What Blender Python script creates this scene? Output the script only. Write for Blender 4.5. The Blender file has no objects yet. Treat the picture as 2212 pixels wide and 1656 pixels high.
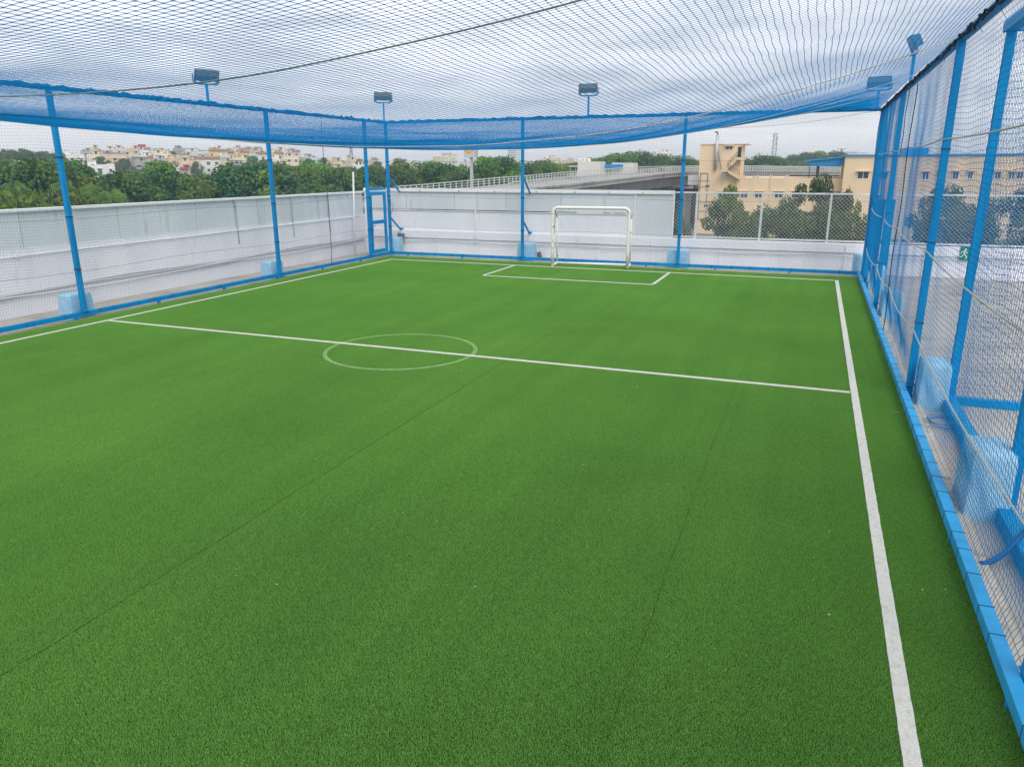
import bpy, math, random
import numpy as np
from mathutils import Vector, Matrix

rad = math.radians
random.seed(7)
RNG = np.random.default_rng(11)
scn = bpy.context.scene
C = scn.collection

# ------------------------------------------------------------------ camera
F, CX, CY = 1608.26, 1106.0, 828.0           # focal length and centre in a 2212 x 1656 raster
PITCH, ROLL, YAW, CAMZ = 0.28150629, -0.00177591, 0.37758803, 3.3
_f0 = Vector((-math.sin(YAW), math.cos(YAW), 0)); _r0 = Vector((math.cos(YAW), math.sin(YAW), 0))
FWD = _f0 * math.cos(PITCH) - Vector((0, 0, 1)) * math.sin(PITCH)
_u = _r0.cross(FWD)
RGT = _r0 * math.cos(ROLL) + _u * math.sin(ROLL)
UPV = _u * math.cos(ROLL) - _r0 * math.sin(ROLL)
CAM = Vector((0, 0, CAMZ))
cam = bpy.data.objects.new('camera', bpy.data.cameras.new('camera')); C.objects.link(cam)
m = Matrix((RGT, UPV, -FWD)).transposed().to_4x4(); m.translation = CAM
cam.matrix_world = m
cam.data.sensor_width = 36; cam.data.lens = F / 2212 * 36
cam.data.clip_start = 0.05; cam.data.clip_end = 6000
scn.camera = cam

# ------------------------------------------------------------------ sky, sun, exposure
SUN_EL, SUN_AZ = rad(46), rad(148)            # azimuth measured from +Y towards +X
w = bpy.data.worlds.new('World'); scn.world = w; w.use_nodes = True
nt = w.node_tree; nt.nodes.clear()
def N(t, kind, **kw):
    n = t.nodes.new(kind)
    for k, v in kw.items(): setattr(n, k, v)
    return n
def L(t, a, b): t.links.new(a, b)
out = N(nt, 'ShaderNodeOutputWorld')
sky = N(nt, 'ShaderNodeTexSky', sky_type='NISHITA', sun_disc=False, sun_elevation=SUN_EL, sun_rotation=SUN_AZ)
sky.air_density = 1.2; sky.dust_density = 2.0
bg1 = N(nt, 'ShaderNodeBackground'); bg1.inputs[1].default_value = 0.09
L(nt, sky.outputs[0], bg1.inputs[0])
tc = N(nt, 'ShaderNodeTexCoord'); sp = N(nt, 'ShaderNodeSeparateXYZ'); L(nt, tc.outputs['Generated'], sp.inputs[0])
zc = N(nt, 'ShaderNodeMath', operation='MAXIMUM'); zc.inputs[1].default_value = 0.0; L(nt, sp.outputs[2], zc.inputs[0])
za = N(nt, 'ShaderNodeMath', operation='ADD'); za.inputs[1].default_value = 0.10; L(nt, zc.outputs[0], za.inputs[0])
dx = N(nt, 'ShaderNodeMath', operation='DIVIDE'); L(nt, sp.outputs[0], dx.inputs[0]); L(nt, za.outputs[0], dx.inputs[1])
dy = N(nt, 'ShaderNodeMath', operation='DIVIDE'); L(nt, sp.outputs[1], dy.inputs[0]); L(nt, za.outputs[0], dy.inputs[1])
cb = N(nt, 'ShaderNodeCombineXYZ'); L(nt, dx.outputs[0], cb.inputs[0]); L(nt, dy.outputs[0], cb.inputs[1])
n1 = N(nt, 'ShaderNodeTexNoise'); n1.inputs['Scale'].default_value = 0.9; n1.inputs['Detail'].default_value = 7; n1.inputs['Roughness'].default_value = 0.55
n1.inputs['Distortion'].default_value = 0.3
L(nt, cb.outputs[0], n1.inputs['Vector'])
r1 = N(nt, 'ShaderNodeValToRGB')
r1.color_ramp.elements[0].position = 0.36; r1.color_ramp.elements[0].color = (0.43, 0.455, 0.49, 1)
r1.color_ramp.elements[1].position = 0.58; r1.color_ramp.elements[1].color = (0.76, 0.77, 0.785, 1)
L(nt, n1.outputs[0], r1.inputs[0])
# the low sky is a flat grey cloud deck
hz = N(nt, 'ShaderNodeMapRange'); hz.inputs[1].default_value = 0.0; hz.inputs[2].default_value = 0.16; L(nt, zc.outputs[0], hz.inputs[0])
mx = N(nt, 'ShaderNodeMix', data_type='RGBA'); mx.inputs[6].default_value = (0.56, 0.58, 0.60, 1)
L(nt, hz.outputs[0], mx.inputs[0]); L(nt, r1.outputs[0], mx.inputs[7])
bg2 = N(nt, 'ShaderNodeBackground'); bg2.inputs[1].default_value = 1.0; L(nt, mx.outputs[2], bg2.inputs[0])
n2 = N(nt, 'ShaderNodeTexNoise'); n2.inputs['Scale'].default_value = 0.7; n2.inputs['Detail'].default_value = 4
mp2 = N(nt, 'ShaderNodeMapping'); mp2.inputs['Location'].default_value = (4.2, 1.7, 0); L(nt, cb.outputs[0], mp2.inputs[0]); L(nt, mp2.outputs[0], n2.inputs['Vector'])
r2 = N(nt, 'ShaderNodeMapRange'); r2.inputs[1].default_value = 0.30; r2.inputs[2].default_value = 0.5; r2.inputs[3].default_value = 0.88; r2.inputs[4].default_value = 1.0
L(nt, n2.outputs[0], r2.inputs[0])
ms = N(nt, 'ShaderNodeMixShader'); L(nt, r2.outputs[0], ms.inputs[0]); L(nt, bg1.outputs[0], ms.inputs[1]); L(nt, bg2.outputs[0], ms.inputs[2])
L(nt, ms.outputs[0], out.inputs[0])

sd = bpy.data.lights.new('sun', 'SUN'); sd.energy = 1.5; sd.angle = rad(40); sd.color = (1.0, 0.965, 0.92)
sun = bpy.data.objects.new('sun', sd); C.objects.link(sun)
sdir = Vector((math.sin(SUN_AZ) * math.cos(SUN_EL), math.cos(SUN_AZ) * math.cos(SUN_EL), math.sin(SUN_EL)))
sun.rotation_euler = sdir.to_track_quat('Z', 'Y').to_euler()
sun.location = (0, -20, 40)
scn.view_settings.view_transform = 'Standard'; scn.view_settings.look = 'None'
scn.view_settings.exposure = 0.68; scn.view_settings.gamma = 1; scn.view_settings.use_curve_mapping = False
scn.cycles.max_bounces = 6; scn.cycles.transparent_max_bounces = 8; scn.cycles.volume_bounces = 0
scn.cycles.use_denoising = True; scn.cycles.denoising_prefilter = 'ACCURATE'; scn.cycles.denoising_input_passes = 'RGB_ALBEDO_NORMAL'; scn.cycles.sample_clamp_indirect = 4.0

# ------------------------------------------------------------------ pixel -> place helpers (2212-wide raster)
def ray(x, y): return RGT * ((x - CX) / F) - UPV * ((y - CY) / F) + FWD
def at_z(x, y, z=0.0): d = ray(x, y); return CAM + d * ((z - CAMZ) / d.z)
def at_y(x, y, Y): d = ray(x, y); return CAM + d * (Y / d.y)
def at_x(x, y, X): d = ray(x, y); return CAM + d * (X / d.x)
def at_d(x, y, dist): d = ray(x, y); return CAM + d * (dist / math.hypot(d.x, d.y))

# ------------------------------------------------------------------ materials
MATS = {}
def mat(name, col, rough=0.6, metal=0.0, var=0.0, vscale=3.0, spec=0.3, bump=0.0, bscale=40.0, dirt=None, dscale=1.5, dlo=0.55, dhi=0.75, objrand=0.0, stretch=(1, 1, 1)):
    mt = bpy.data.materials.new(name); mt.use_nodes = True; t = mt.node_tree
    b = t.nodes['Principled BSDF']
    b.inputs['Roughness'].default_value = rough; b.inputs['Metallic'].default_value = metal
    b.inputs['Specular IOR Level'].default_value = spec
    b.inputs['Base Color'].default_value = (*col, 1)
    tcn = N(t, 'ShaderNodeTexCoord'); mpn = N(t, 'ShaderNodeMapping'); mpn.inputs['Scale'].default_value = stretch
    L(t, tcn.outputs['Object'], mpn.inputs[0]); vec = mpn.outputs[0]
    last = None
    if var > 0:
        nz = N(t, 'ShaderNodeTexNoise'); nz.inputs['Scale'].default_value = vscale; nz.inputs['Detail'].default_value = 6; L(t, vec, nz.inputs['Vector'])
        cr = N(t, 'ShaderNodeValToRGB')
        cr.color_ramp.elements[0].position = 0.3; cr.color_ramp.elements[1].position = 0.7
        cr.color_ramp.elements[0].color = (*[max(0, c * (1 - var)) for c in col], 1)
        cr.color_ramp.elements[1].color = (*[min(1, c * (1 + var)) for c in col], 1)
        L(t, nz.outputs[0], cr.inputs[0]); last = cr.outputs[0]
    if dirt:
        nz = N(t, 'ShaderNodeTexNoise'); nz.inputs['Scale'].default_value = dscale; nz.inputs['Detail'].default_value = 9; nz.inputs['Roughness'].default_value = 0.65; L(t, vec, nz.inputs['Vector'])
        mr = N(t, 'ShaderNodeMapRange'); mr.inputs[1].default_value = dlo; mr.inputs[2].default_value = dhi; L(t, nz.outputs[0], mr.inputs[0])
        mxx = N(t, 'ShaderNodeMix', data_type='RGBA'); L(t, mr.outputs[0], mxx.inputs[0])
        if last: L(t, last, mxx.inputs[6])
        else: mxx.inputs[6].default_value = (*col, 1)
        mxx.inputs[7].default_value = (*dirt, 1); last = mxx.outputs[2]
    if objrand > 0:
        oi = N(t, 'ShaderNodeObjectInfo'); hs = N(t, 'ShaderNodeHueSaturation')
        a = N(t, 'ShaderNodeMapRange'); a.inputs[3].default_value = 1 - objrand; a.inputs[4].default_value = 1 + objrand; L(t, oi.outputs['Random'], a.inputs[0]); L(t, a.outputs[0], hs.inputs['Value'])
        a2 = N(t, 'ShaderNodeMapRange'); a2.inputs[3].default_value = 0.5 - objrand * 0.08; a2.inputs[4].default_value = 0.5 + objrand * 0.06
        f2 = N(t, 'ShaderNodeMath', operation='FRACT'); mu = N(t, 'ShaderNodeMath', operation='MULTIPLY'); mu.inputs[1].default_value = 7.13
        L(t, oi.outputs['Random'], mu.inputs[0]); L(t, mu.outputs[0], f2.inputs[0]); L(t, f2.outputs[0], a2.inputs[0]); L(t, a2.outputs[0], hs.inputs['Hue'])
        if last: L(t, last, hs.inputs['Color'])
        else: hs.inputs['Color'].default_value = (*col, 1)
        last = hs.outputs[0]
    if last: L(t, last, b.inputs['Base Color'])
    if bump > 0:
        nz = N(t, 'ShaderNodeTexNoise'); nz.inputs['Scale'].default_value = bscale; nz.inputs['Detail'].default_value = 5; L(t, vec, nz.inputs['Vector'])
        bp = N(t, 'ShaderNodeBump'); bp.inputs['Strength'].default_value = bump; bp.inputs['Distance'].default_value = 0.02
        L(t, nz.outputs[0], bp.inputs['Height']); L(t, bp.outputs[0], b.inputs['Normal'])
    MATS[name] = mt; return mt

BLUE = (0.0005, 0.245, 0.56)
M_blue = mat('blue_paint', BLUE, 0.5, var=0.12, vscale=2.0, spec=0.2, dirt=(0.02, 0.12, 0.26), dscale=3.5, dlo=0.56, dhi=0.78)
M_blueskylit = mat('sky_lit_blue_paint', (0.03, 0.33, 0.66), 0.5, var=0.18, vscale=3.0, spec=0.3, dirt=(0.02, 0.16, 0.36), dscale=4.0, dlo=0.6, dhi=0.8)  # lighter blue: sky reflection on the base beam painted into the colour
M_net = mat('blue_twine', (0.0005, 0.165, 0.42), 0.8, spec=0.1)
M_netroof = mat('blue_roof_twine', (0.0005, 0.175, 0.45), 0.8, spec=0.1)
M_tie = mat('dark_tie', (0.012, 0.04, 0.08), 0.8)
M_dark = mat('dark_cord', (0.008, 0.02, 0.04), 0.9)
M_rope = mat('pale_rope', (0.42, 0.43, 0.38), 0.9, var=0.25, vscale=30)
M_greenrope = mat('grey_green_rope', (0.13, 0.20, 0.19), 0.9, var=0.5, vscale=25)
M_wire = mat('steel_wire', (0.09, 0.10, 0.10), 0.6)
M_white = mat('white_wall_paint', (0.80, 0.80, 0.84), 0.8, var=0.05, vscale=1.2, dirt=(0.50, 0.50, 0.50), dscale=1.1, dlo=0.60, dhi=0.85, bump=0.15, bscale=12, stretch=(1, 1, 0.35))
M_panel = mat('grey_cement_sheet', (0.66, 0.70, 0.72), 0.8, var=0.08, vscale=1.0, dirt=(0.25, 0.27, 0.27), dscale=2.0, dlo=0.56, dhi=0.8, stretch=(1, 1, 0.12), objrand=0.07)
M_panelw = mat('pale_cement_sheet', (0.68, 0.70, 0.72), 0.8, var=0.06, vscale=1.0, dirt=(0.35, 0.36, 0.37), dscale=2.0, dlo=0.6, dhi=0.85, stretch=(1, 1, 0.15), objrand=0.04)
M_coping = mat('white_coping', (0.80, 0.80, 0.80), 0.6, var=0.04)
M_steel = mat('white_painted_steel', (0.70, 0.70, 0.69), 0.5, var=0.06, vscale=4, dirt=(0.32, 0.20, 0.12), dscale=4, dlo=0.66, dhi=0.74)
M_galv = mat('galvanised_steel', (0.46, 0.48, 0.49), 0.5, metal=0.3, var=0.15)
M_chain = mat('chain_link_wire', (0.78, 0.78, 0.76), 0.5, metal=0.2)
M_conc = mat('terrace_concrete', (0.42, 0.385, 0.33), 0.9, var=0.14, vscale=0.8, dirt=(0.20, 0.19, 0.17), dscale=0.6, dlo=0.52, dhi=0.75, bump=0.2, bscale=60)
M_goal = mat('white_goal_paint', (0.78, 0.77, 0.72), 0.4, spec=0.5, dirt=(0.09, 0.03, 0.012), dscale=5.5, dlo=0.615, dhi=0.63)
M_block = mat('pale_blue_block_paint', (0.34, 0.57, 0.74), 0.8, var=0.12, vscale=5, dirt=(0.55, 0.60, 0.62), dscale=5, dlo=0.60, dhi=0.75, bump=0.5, bscale=18)
M_line = mat('white_turf_line', (0.62, 0.61, 0.57), 0.95, var=0.22, vscale=160, bump=0.25, bscale=260, dirt=(0.42, 0.44, 0.36), dscale=14, dlo=0.52, dhi=0.75)
M_beige = mat('beige_render', (0.71, 0.54, 0.355), 0.9, var=0.05, vscale=0.25, dirt=(0.52, 0.40, 0.27), dscale=0.3, dlo=0.58, dhi=0.82, stretch=(1, 1, 0.3))
M_glass = mat('dark_window_glass', (0.035, 0.045, 0.05), 0.15, spec=0.6)
M_black = mat('black_metal', (0.02, 0.022, 0.025), 0.5)
M_grey = mat('grey_box_metal', (0.16, 0.175, 0.175), 0.5)
M_lampblue = mat('blue_grey_lamp_paint', (0.03, 0.13, 0.24), 0.5)
M_lampglass = mat('lamp_glass', (0.12, 0.13, 0.13), 0.15, spec=0.6)
M_lampref = mat('lamp_reflector', (0.36, 0.35, 0.29), 0.3, metal=0.4)
M_fly = mat('flyover_concrete', (0.36, 0.345, 0.32), 0.9, var=0.10, vscale=0.15, dirt=(0.17, 0.165, 0.155), dscale=0.25, dlo=0.5, dhi=0.7, stretch=(1, 1, 0.15))
M_rail = mat('railing_paint', (0.52, 0.53, 0.53), 0.6)
M_whitebld = mat('white_render', (0.68, 0.66, 0.61), 0.85, var=0.04)
M_bluesheet = mat('blue_roof_sheet', (0.012, 0.25, 0.58), 0.5, var=0.05)
M_road = mat('asphalt', (0.14, 0.14, 0.14), 0.9, var=0.2, vscale=0.1)

def foliage(name, a, b, trans=0.3):
    mt = bpy.data.materials.new(name); mt.use_nodes = True; t = mt.node_tree
    pb = t.nodes['Principled BSDF']; pb.inputs['Roughness'].default_value = 0.6; pb.inputs['Specular IOR Level'].default_value = 0.25
    tcn = N(t, 'ShaderNodeTexCoord'); nz = N(t, 'ShaderNodeTexNoise'); nz.inputs['Scale'].default_value = 0.55; nz.inputs['Detail'].default_value = 5; nz.inputs['Roughness'].default_value = 0.7
    L(t, tcn.outputs['Object'], nz.inputs['Vector'])
    cr = N(t, 'ShaderNodeValToRGB'); cr.color_ramp.elements[0].position = 0.32; cr.color_ramp.elements[1].position = 0.68
    cr.color_ramp.elements[0].color = (*a, 1); cr.color_ramp.elements[1].color = (*b, 1); L(t, nz.outputs[0], cr.inputs[0])
    oi = N(t, 'ShaderNodeObjectInfo'); hs = N(t, 'ShaderNodeHueSaturation')
    a1 = N(t, 'ShaderNodeMapRange'); a1.inputs[3].default_value = 0.75; a1.inputs[4].default_value = 1.3; L(t, oi.outputs['Random'], a1.inputs[0]); L(t, a1.outputs[0], hs.inputs['Value'])
    mu = N(t, 'ShaderNodeMath', operation='MULTIPLY'); mu.inputs[1].default_value = 5.7; f2 = N(t, 'ShaderNodeMath', operation='FRACT'); L(t, oi.outputs['Random'], mu.inputs[0]); L(t, mu.outputs[0], f2.inputs[0])
    a2 = N(t, 'ShaderNodeMapRange'); a2.inputs[3].default_value = 0.475; a2.inputs[4].default_value = 0.515; L(t, f2.outputs[0], a2.inputs[0]); L(t, a2.outputs[0], hs.inputs['Hue'])
    L(t, cr.outputs[0], hs.inputs['Color']); L(t, hs.outputs[0], pb.inputs['Base Color'])
    tr = N(t, 'ShaderNodeBsdfTranslucent'); L(t, hs.outputs[0], tr.inputs[0])
    mxs = N(t, 'ShaderNodeMixShader'); mxs.inputs[0].default_value = trans
    L(t, pb.outputs[0], mxs.inputs[1]); L(t, tr.outputs[0], mxs.inputs[2]); L(t, mxs.outputs[0], t.nodes['Material Output'].inputs[0])
    return mt
M_leaf = foliage('leaf_green', (0.055, 0.14, 0.015), (0.16, 0.29, 0.038))
M_leafd = foliage('leaf_dark', (0.032, 0.092, 0.017), (0.10, 0.20, 0.032))
M_leafy = foliage('leaf_yellow_green', (0.08, 0.15, 0.016), (0.20, 0.28, 0.034))
M_leafn = foliage('leaf_near_dark', (0.03, 0.068, 0.02), (0.13, 0.19, 0.042), 0.3)
M_bark = mat('bark', (0.10, 0.075, 0.05), 0.9, var=0.3, vscale=3)

# turf: backing and pile fibres
def turf_material(name, lo, hi, rough, trans):
    mt = bpy.data.materials.new(name); mt.use_nodes = True; t = mt.node_tree; b = t.nodes['Principled BSDF']
    ge_ = N(t, 'ShaderNodeNewGeometry')
    def noise(sc, det=4, ro=0.6, stretch=(1, 1, 1)):
        mp = N(t, 'ShaderNodeMapping'); mp.inputs['Scale'].default_value = stretch; L(t, ge_.outputs['Position'], mp.inputs[0])
        n = N(t, 'ShaderNodeTexNoise'); n.inputs['Scale'].default_value = sc; n.inputs['Detail'].default_value = det; n.inputs['Roughness'].default_value = ro; L(t, mp.outputs[0], n.inputs['Vector']); return n.outputs[0]
    def ramp(src, p0, c0, p1, c1):
        r = N(t, 'ShaderNodeValToRGB'); r.color_ramp.elements[0].position = p0; r.color_ramp.elements[0].color = (*c0, 1); r.color_ramp.elements[1].position = p1; r.color_ramp.elements[1].color = (*c1, 1); L(t, src, r.inputs[0]); return r.outputs[0]
    cur = ramp(noise(120, 2, 0.7), 0.28, lo, 0.72, hi)
    mid = ramp(noise(22, 5, 0.75), 0.28, (0.87, 0.89, 0.84), 0.72, (1.11, 1.08, 1.10))
    big = ramp(noise(0.28, 6, 0.62), 0.3, (0.84, 0.89, 0.86), 0.7, (1.14, 1.09, 1.05))
    lane = ramp(noise(1.0, 3, 0.6, (1.7, 0.05, 1)), 0.35, (0.93, 0.95, 0.95), 0.65, (1.06, 1.04, 1.03))
    for sx in (mid, big, lane):
        mm = N(t, 'ShaderNodeMix', data_type='RGBA', blend_type='MULTIPLY'); mm.inputs[0].default_value = 1.0; L(t, cur, mm.inputs[6]); L(t, sx, mm.inputs[7]); cur = mm.outputs[2]
    L(t, cur, b.inputs['Base Color']); b.inputs['Roughness'].default_value = rough; b.inputs['Specular IOR Level'].default_value = 0.2
    if trans:
        tr = N(t, 'ShaderNodeBsdfTranslucent'); L(t, cur, tr.inputs[0]); mxs = N(t, 'ShaderNodeMixShader'); mxs.inputs[0].default_value = trans
        L(t, b.outputs[0], mxs.inputs[1]); L(t, tr.outputs[0], mxs.inputs[2]); L(t, mxs.outputs[0], t.nodes['Material Output'].inputs[0])
    return mt
M_fibre = turf_material('turf_fibre', (0.16, 0.395, 0.070), (0.265, 0.585, 0.130), 0.5, 0.42)
M_turf = turf_material('turf_backing', (0.008, 0.022, 0.005), (0.025, 0.06, 0.012), 0.9, 0)

# ------------------------------------------------------------------ mesh helpers
class MB:
    def __init__(s): s.v = []; s.f = []; s.m = []
    def add(s, vs, fs, mi=0):
        o = len(s.v); s.v += [tuple(v) for v in vs]; s.f += [tuple(i + o for i in f) for f in fs]; s.m += [mi] * len(fs); return s
    def box(s, x0, x1, y0, y1, z0, z1, mi=0):
        vs = [(x, y, z) for z in (z0, z1) for y in (y0, y1) for x in (x0, x1)]
        return s.add(vs, [(0, 2, 3, 1), (4, 5, 7, 6), (0, 1, 5, 4), (2, 6, 7, 3), (0, 4, 6, 2), (1, 3, 7, 5)], mi)
    def cbox(s, c, size, mi=0): return s.box(c[0] - size[0] / 2, c[0] + size[0] / 2, c[1] - size[1] / 2, c[1] + size[1] / 2, c[2] - size[2] / 2, c[2] + size[2] / 2, mi)
    def bar(s, a, b, wx, wy=None, mi=0):
        a = Vector(a); b = Vector(b); wy = wy or wx
        d = (b - a).normalized(); ref = Vector((0, 0, 1)) if abs(d.z) < 0.95 else Vector((1, 0, 0))
        p = d.cross(ref).normalized() * wx / 2; q = p.cross(d).normalized() * wy / 2
        vs = [a - p - q, a + p - q, a + p + q, a - p + q, b - p - q, b + p - q, b + p + q, b - p + q]
        return s.add(vs, [(3, 2, 1, 0), (4, 5, 6, 7), (0, 1, 5, 4), (1, 2, 6, 5), (2, 3, 7, 6), (3, 0, 4, 7)], mi)
    def tube(s, pts, r, n=8, mi=0, caps=True):
        pts = [Vector(p) for p in pts]; rs = r if isinstance(r, (list, tuple)) else [r] * len(pts)
        o = len(s.v); prev = None
        for i, p in enumerate(pts):
            d = (pts[min(i + 1, len(pts) - 1)] - pts[max(i - 1, 0)]).normalized()
            if prev is None:
                ref = Vector((0, 0, 1)) if abs(d.z) < 0.9 else Vector((1, 0, 0)); u = d.cross(ref).normalized()
            else: u = (prev - d * prev.dot(d)).normalized()
            prev = u; vv = d.cross(u)
            for k in range(n):
                a = 2 * math.pi * k / n; s.v.append(tuple(p + (u * math.cos(a) + vv * math.sin(a)) * rs[i]))
        for i in range(len(pts) - 1):
            for k in range(n):
                s.f.append((o + i * n + k, o + i * n + (k + 1) % n, o + (i + 1) * n + (k + 1) % n, o + (i + 1) * n + k)); s.m.append(mi)
        if caps:
            s.f.append(tuple(o + k for k in range(n))[::-1]); s.m.append(mi)
            e = o + (len(pts) - 1) * n; s.f.append(tuple(e + k for k in range(n))); s.m.append(mi)
        return s
    def lathe(s, prof, c, n=16, mi=0):
        o = len(s.v)
        for r, z in prof:
            for k in range(n):
                a = 2 * math.pi * k / n; s.v.append((c[0] + r * math.cos(a), c[1] + r * math.sin(a), c[2] + z))
        for i in range(len(prof) - 1):
            for k in range(n):
                s.f.append((o + i * n + k, o + i * n + (k + 1) % n, o + (i + 1) * n + (k + 1) % n, o + (i + 1) * n + k)); s.m.append(mi)
        s.f.append(tuple(o + k for k in range(n))[::-1]); s.m.append(mi)
        e = o + (len(prof) - 1) * n; s.f.append(tuple(e + k for k in range(n))); s.m.append(mi)
        return s
    def mesh(s, name, mats, smooth=False):
        me = bpy.data.meshes.new(name); me.from_pydata(s.v, [], s.f)
        for mt in (mats if isinstance(mats, (list, tuple)) else [mats]): me.materials.append(mt)
        me.polygons.foreach_set('material_index', s.m)
        if smooth: me.polygons.foreach_set('use_smooth', [True] * len(s.f))
        me.update(); return me
    def build(s, name, mats, parent=None, smooth=False, bevel=0.0):
        o = link(name, s.mesh(name, mats, smooth), parent)
        if bevel:
            bv = o.modifiers.new('bevel', 'BEVEL'); bv.width = bevel; bv.segments = 2; bv.limit_method = 'ANGLE'
        return o

def smooth_path(pts, n=6):
    P = [Vector(p) for p in pts]; out_ = []
    for i in range(len(P) - 1):
        p0, p1, p2, p3 = P[max(i - 1, 0)], P[i], P[i + 1], P[min(i + 2, len(P) - 1)]
        for k in range(n):
            t = k / n; out_.append(.5 * ((2 * p1) + (p2 - p0) * t + (2 * p0 - 5 * p1 + 4 * p2 - p3) * t * t + (3 * p1 - p0 - 3 * p2 + p3) * t ** 3))
    return out_ + [P[-1]]
def link(name, me, parent=None):
    o = bpy.data.objects.new(name, me); C.objects.link(o)
    if parent: o.parent = parent
    return o
def tag(o, label=None, cat=None, group=None, kind=None):
    if label: o['label'] = label
    if cat: o['category'] = cat
    if group: o['group'] = group
    if kind: o['kind'] = kind
    return o
def empty(name, loc, label, cat, group=None):
    o = bpy.data.objects.new(name, None); C.objects.link(o); o.location = loc; o.empty_display_size = 0.1
    return tag(o, label, cat, group)
def raw_mesh(name, v, f, mats, smooth=False, mi=None):
    """numpy verts (n,3) and equal-length faces (k,m)"""
    me = bpy.data.meshes.new(name); k, mm = f.shape
    me.vertices.add(len(v)); me.vertices.foreach_set('co', np.ascontiguousarray(v, dtype=np.float32).ravel())
    me.loops.add(k * mm); me.loops.foreach_set('vertex_index', np.ascontiguousarray(f, dtype=np.int32).ravel())
    me.polygons.add(k); me.polygons.foreach_set('loop_start', np.arange(0, k * mm, mm, dtype=np.int32))
    for mt in (mats if isinstance(mats, (list, tuple)) else [mats]): me.materials.append(mt)
    if mi is not None: me.polygons.foreach_set('material_index', np.ascontiguousarray(mi, dtype=np.int32))
    me.update(calc_edges=True); me.validate()
    if smooth: me.polygons.foreach_set('use_smooth', np.ones(k, dtype=bool))
    return me
def strands(P, r, ref):
    """P (k,m,3) polylines -> 3-sided prisms"""
    P = np.asarray(P, float); k, mm, _ = P.shape
    T = np.gradient(P, axis=1); T /= np.linalg.norm(T, axis=2, keepdims=True) + 1e-12
    ref = np.asarray(ref, float); A = np.cross(T, ref); A /= np.linalg.norm(A, axis=2, keepdims=True) + 1e-12; B = np.cross(T, A)
    vs = []
    for j in range(3):
        a = 2 * math.pi * j / 3 + 0.5; vs.append(P + r * (math.cos(a) * A + math.sin(a) * B))
    V = np.stack(vs, axis=2).reshape(-1, 3)                       # k,m,3 ring
    idx = np.arange(k * mm * 3).reshape(k, mm, 3)
    a = idx[:, :-1, :]; b = idx[:, 1:, :]
    f = np.stack([a, np.roll(a, -1, 2), np.roll(b, -1, 2), b], axis=-1).reshape(-1, 4)
    return V, f
def knots(P, r):
    """octahedra at P (n,3)"""
    D = np.array([(1, 0, 0), (-1, 0, 0), (0, 1, 0), (0, -1, 0), (0, 0, 1), (0, 0, -1)], float) * r
    V = (P[:, None, :] + D[None]).reshape(-1, 3)
    F8 = np.array([(0, 2, 4), (2, 1, 4), (1, 3, 4), (3, 0, 4), (2, 0, 5), (1, 2, 5), (3, 1, 5), (0, 3, 5)])
    f = (np.arange(len(P))[:, None, None] * 6 + F8[None]).reshape(-1, 3)
    return V, f
def merge(parts):
    V = []; Fq = []; o = 0
    for v, f in parts: V.append(v); Fq.append(f + o); o += len(v)
    return np.concatenate(V), np.concatenate(Fq)
def snoise(u, v, seed, octs=((0.25, 1.0), (0.6, 0.5), (1.4, 0.25))):
    g = np.random.default_rng(seed); out_ = 0
    for fr, am in octs:
        for _ in range(3):
            a = g.uniform(0, 2 * math.pi); ph = g.uniform(0, 6.28); out_ = out_ + am / 3 * np.sin(2 * math.pi * fr * (u * math.cos(a) + v * math.sin(a)) + ph)
    return out_

# ------------------------------------------------------------------ SETTING: terrain, terrace, turf
XL, XR, YF, ZT = -15.40, 1.60, 25.90, 5.0
GZ = -7.2
def terrain_z(az_px, d):
    """height of the town ground; az_px is the raster column of a direction"""
    left = 1 / (1 + np.exp((az_px - 860) / 45.0))
    rise = np.clip((d - 210) / 420.0, 0, 1); rise = rise * rise * (3 - 2 * rise)
    hill = 9.5 * np.exp(-((az_px - 20) / 95.0) ** 2) * np.exp(-((d - 330) / 90.0) ** 2)
    far = np.clip((d - 700) / 1500.0, 0, 1) * 10
    return GZ + 15.5 * left * rise + hill + far * (1 - left)
azs = np.linspace(-1.15, 1.0, 130); ds = np.concatenate([[0.0], np.geomspace(18, 2150, 90)])
A2, D2 = np.meshgrid(azs, ds, indexing='ij')
colpx = CX + F / math.cos(PITCH) * np.tan(np.clip(A2 - 0, -1.3, 1.3))
Z2 = terrain_z(colpx, D2)
ang = -YAW + A2
tv = np.stack([D2 * np.sin(ang), D2 * np.cos(ang), Z2], -1).reshape(-1, 3)
ii = np.arange(len(azs) * len(ds)).reshape(len(azs), len(ds))
tf = np.stack([ii[:-1, :-1], ii[1:, :-1], ii[1:, 1:], ii[:-1, 1:]], -1).reshape(-1, 4)
M_ground = mat('town_ground', (0.075, 0.115, 0.03), 0.95, var=0.35, vscale=0.03, dirt=(0.20, 0.175, 0.13), dscale=0.012, dlo=0.55, dhi=0.7)
tag(link('ground', raw_mesh('ground', tv, tf, M_ground, True)), 'green ground falling away below the rooftop towards the hillside town', None, None, 'structure')
o = MB().box(-17.9, 16.0, -9.0, 28.0, GZ, -0.06).build('terrace_floor', M_conc); tag(o, 'pale concrete rooftop floor around the blue cage', None, None, 'structure')
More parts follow.
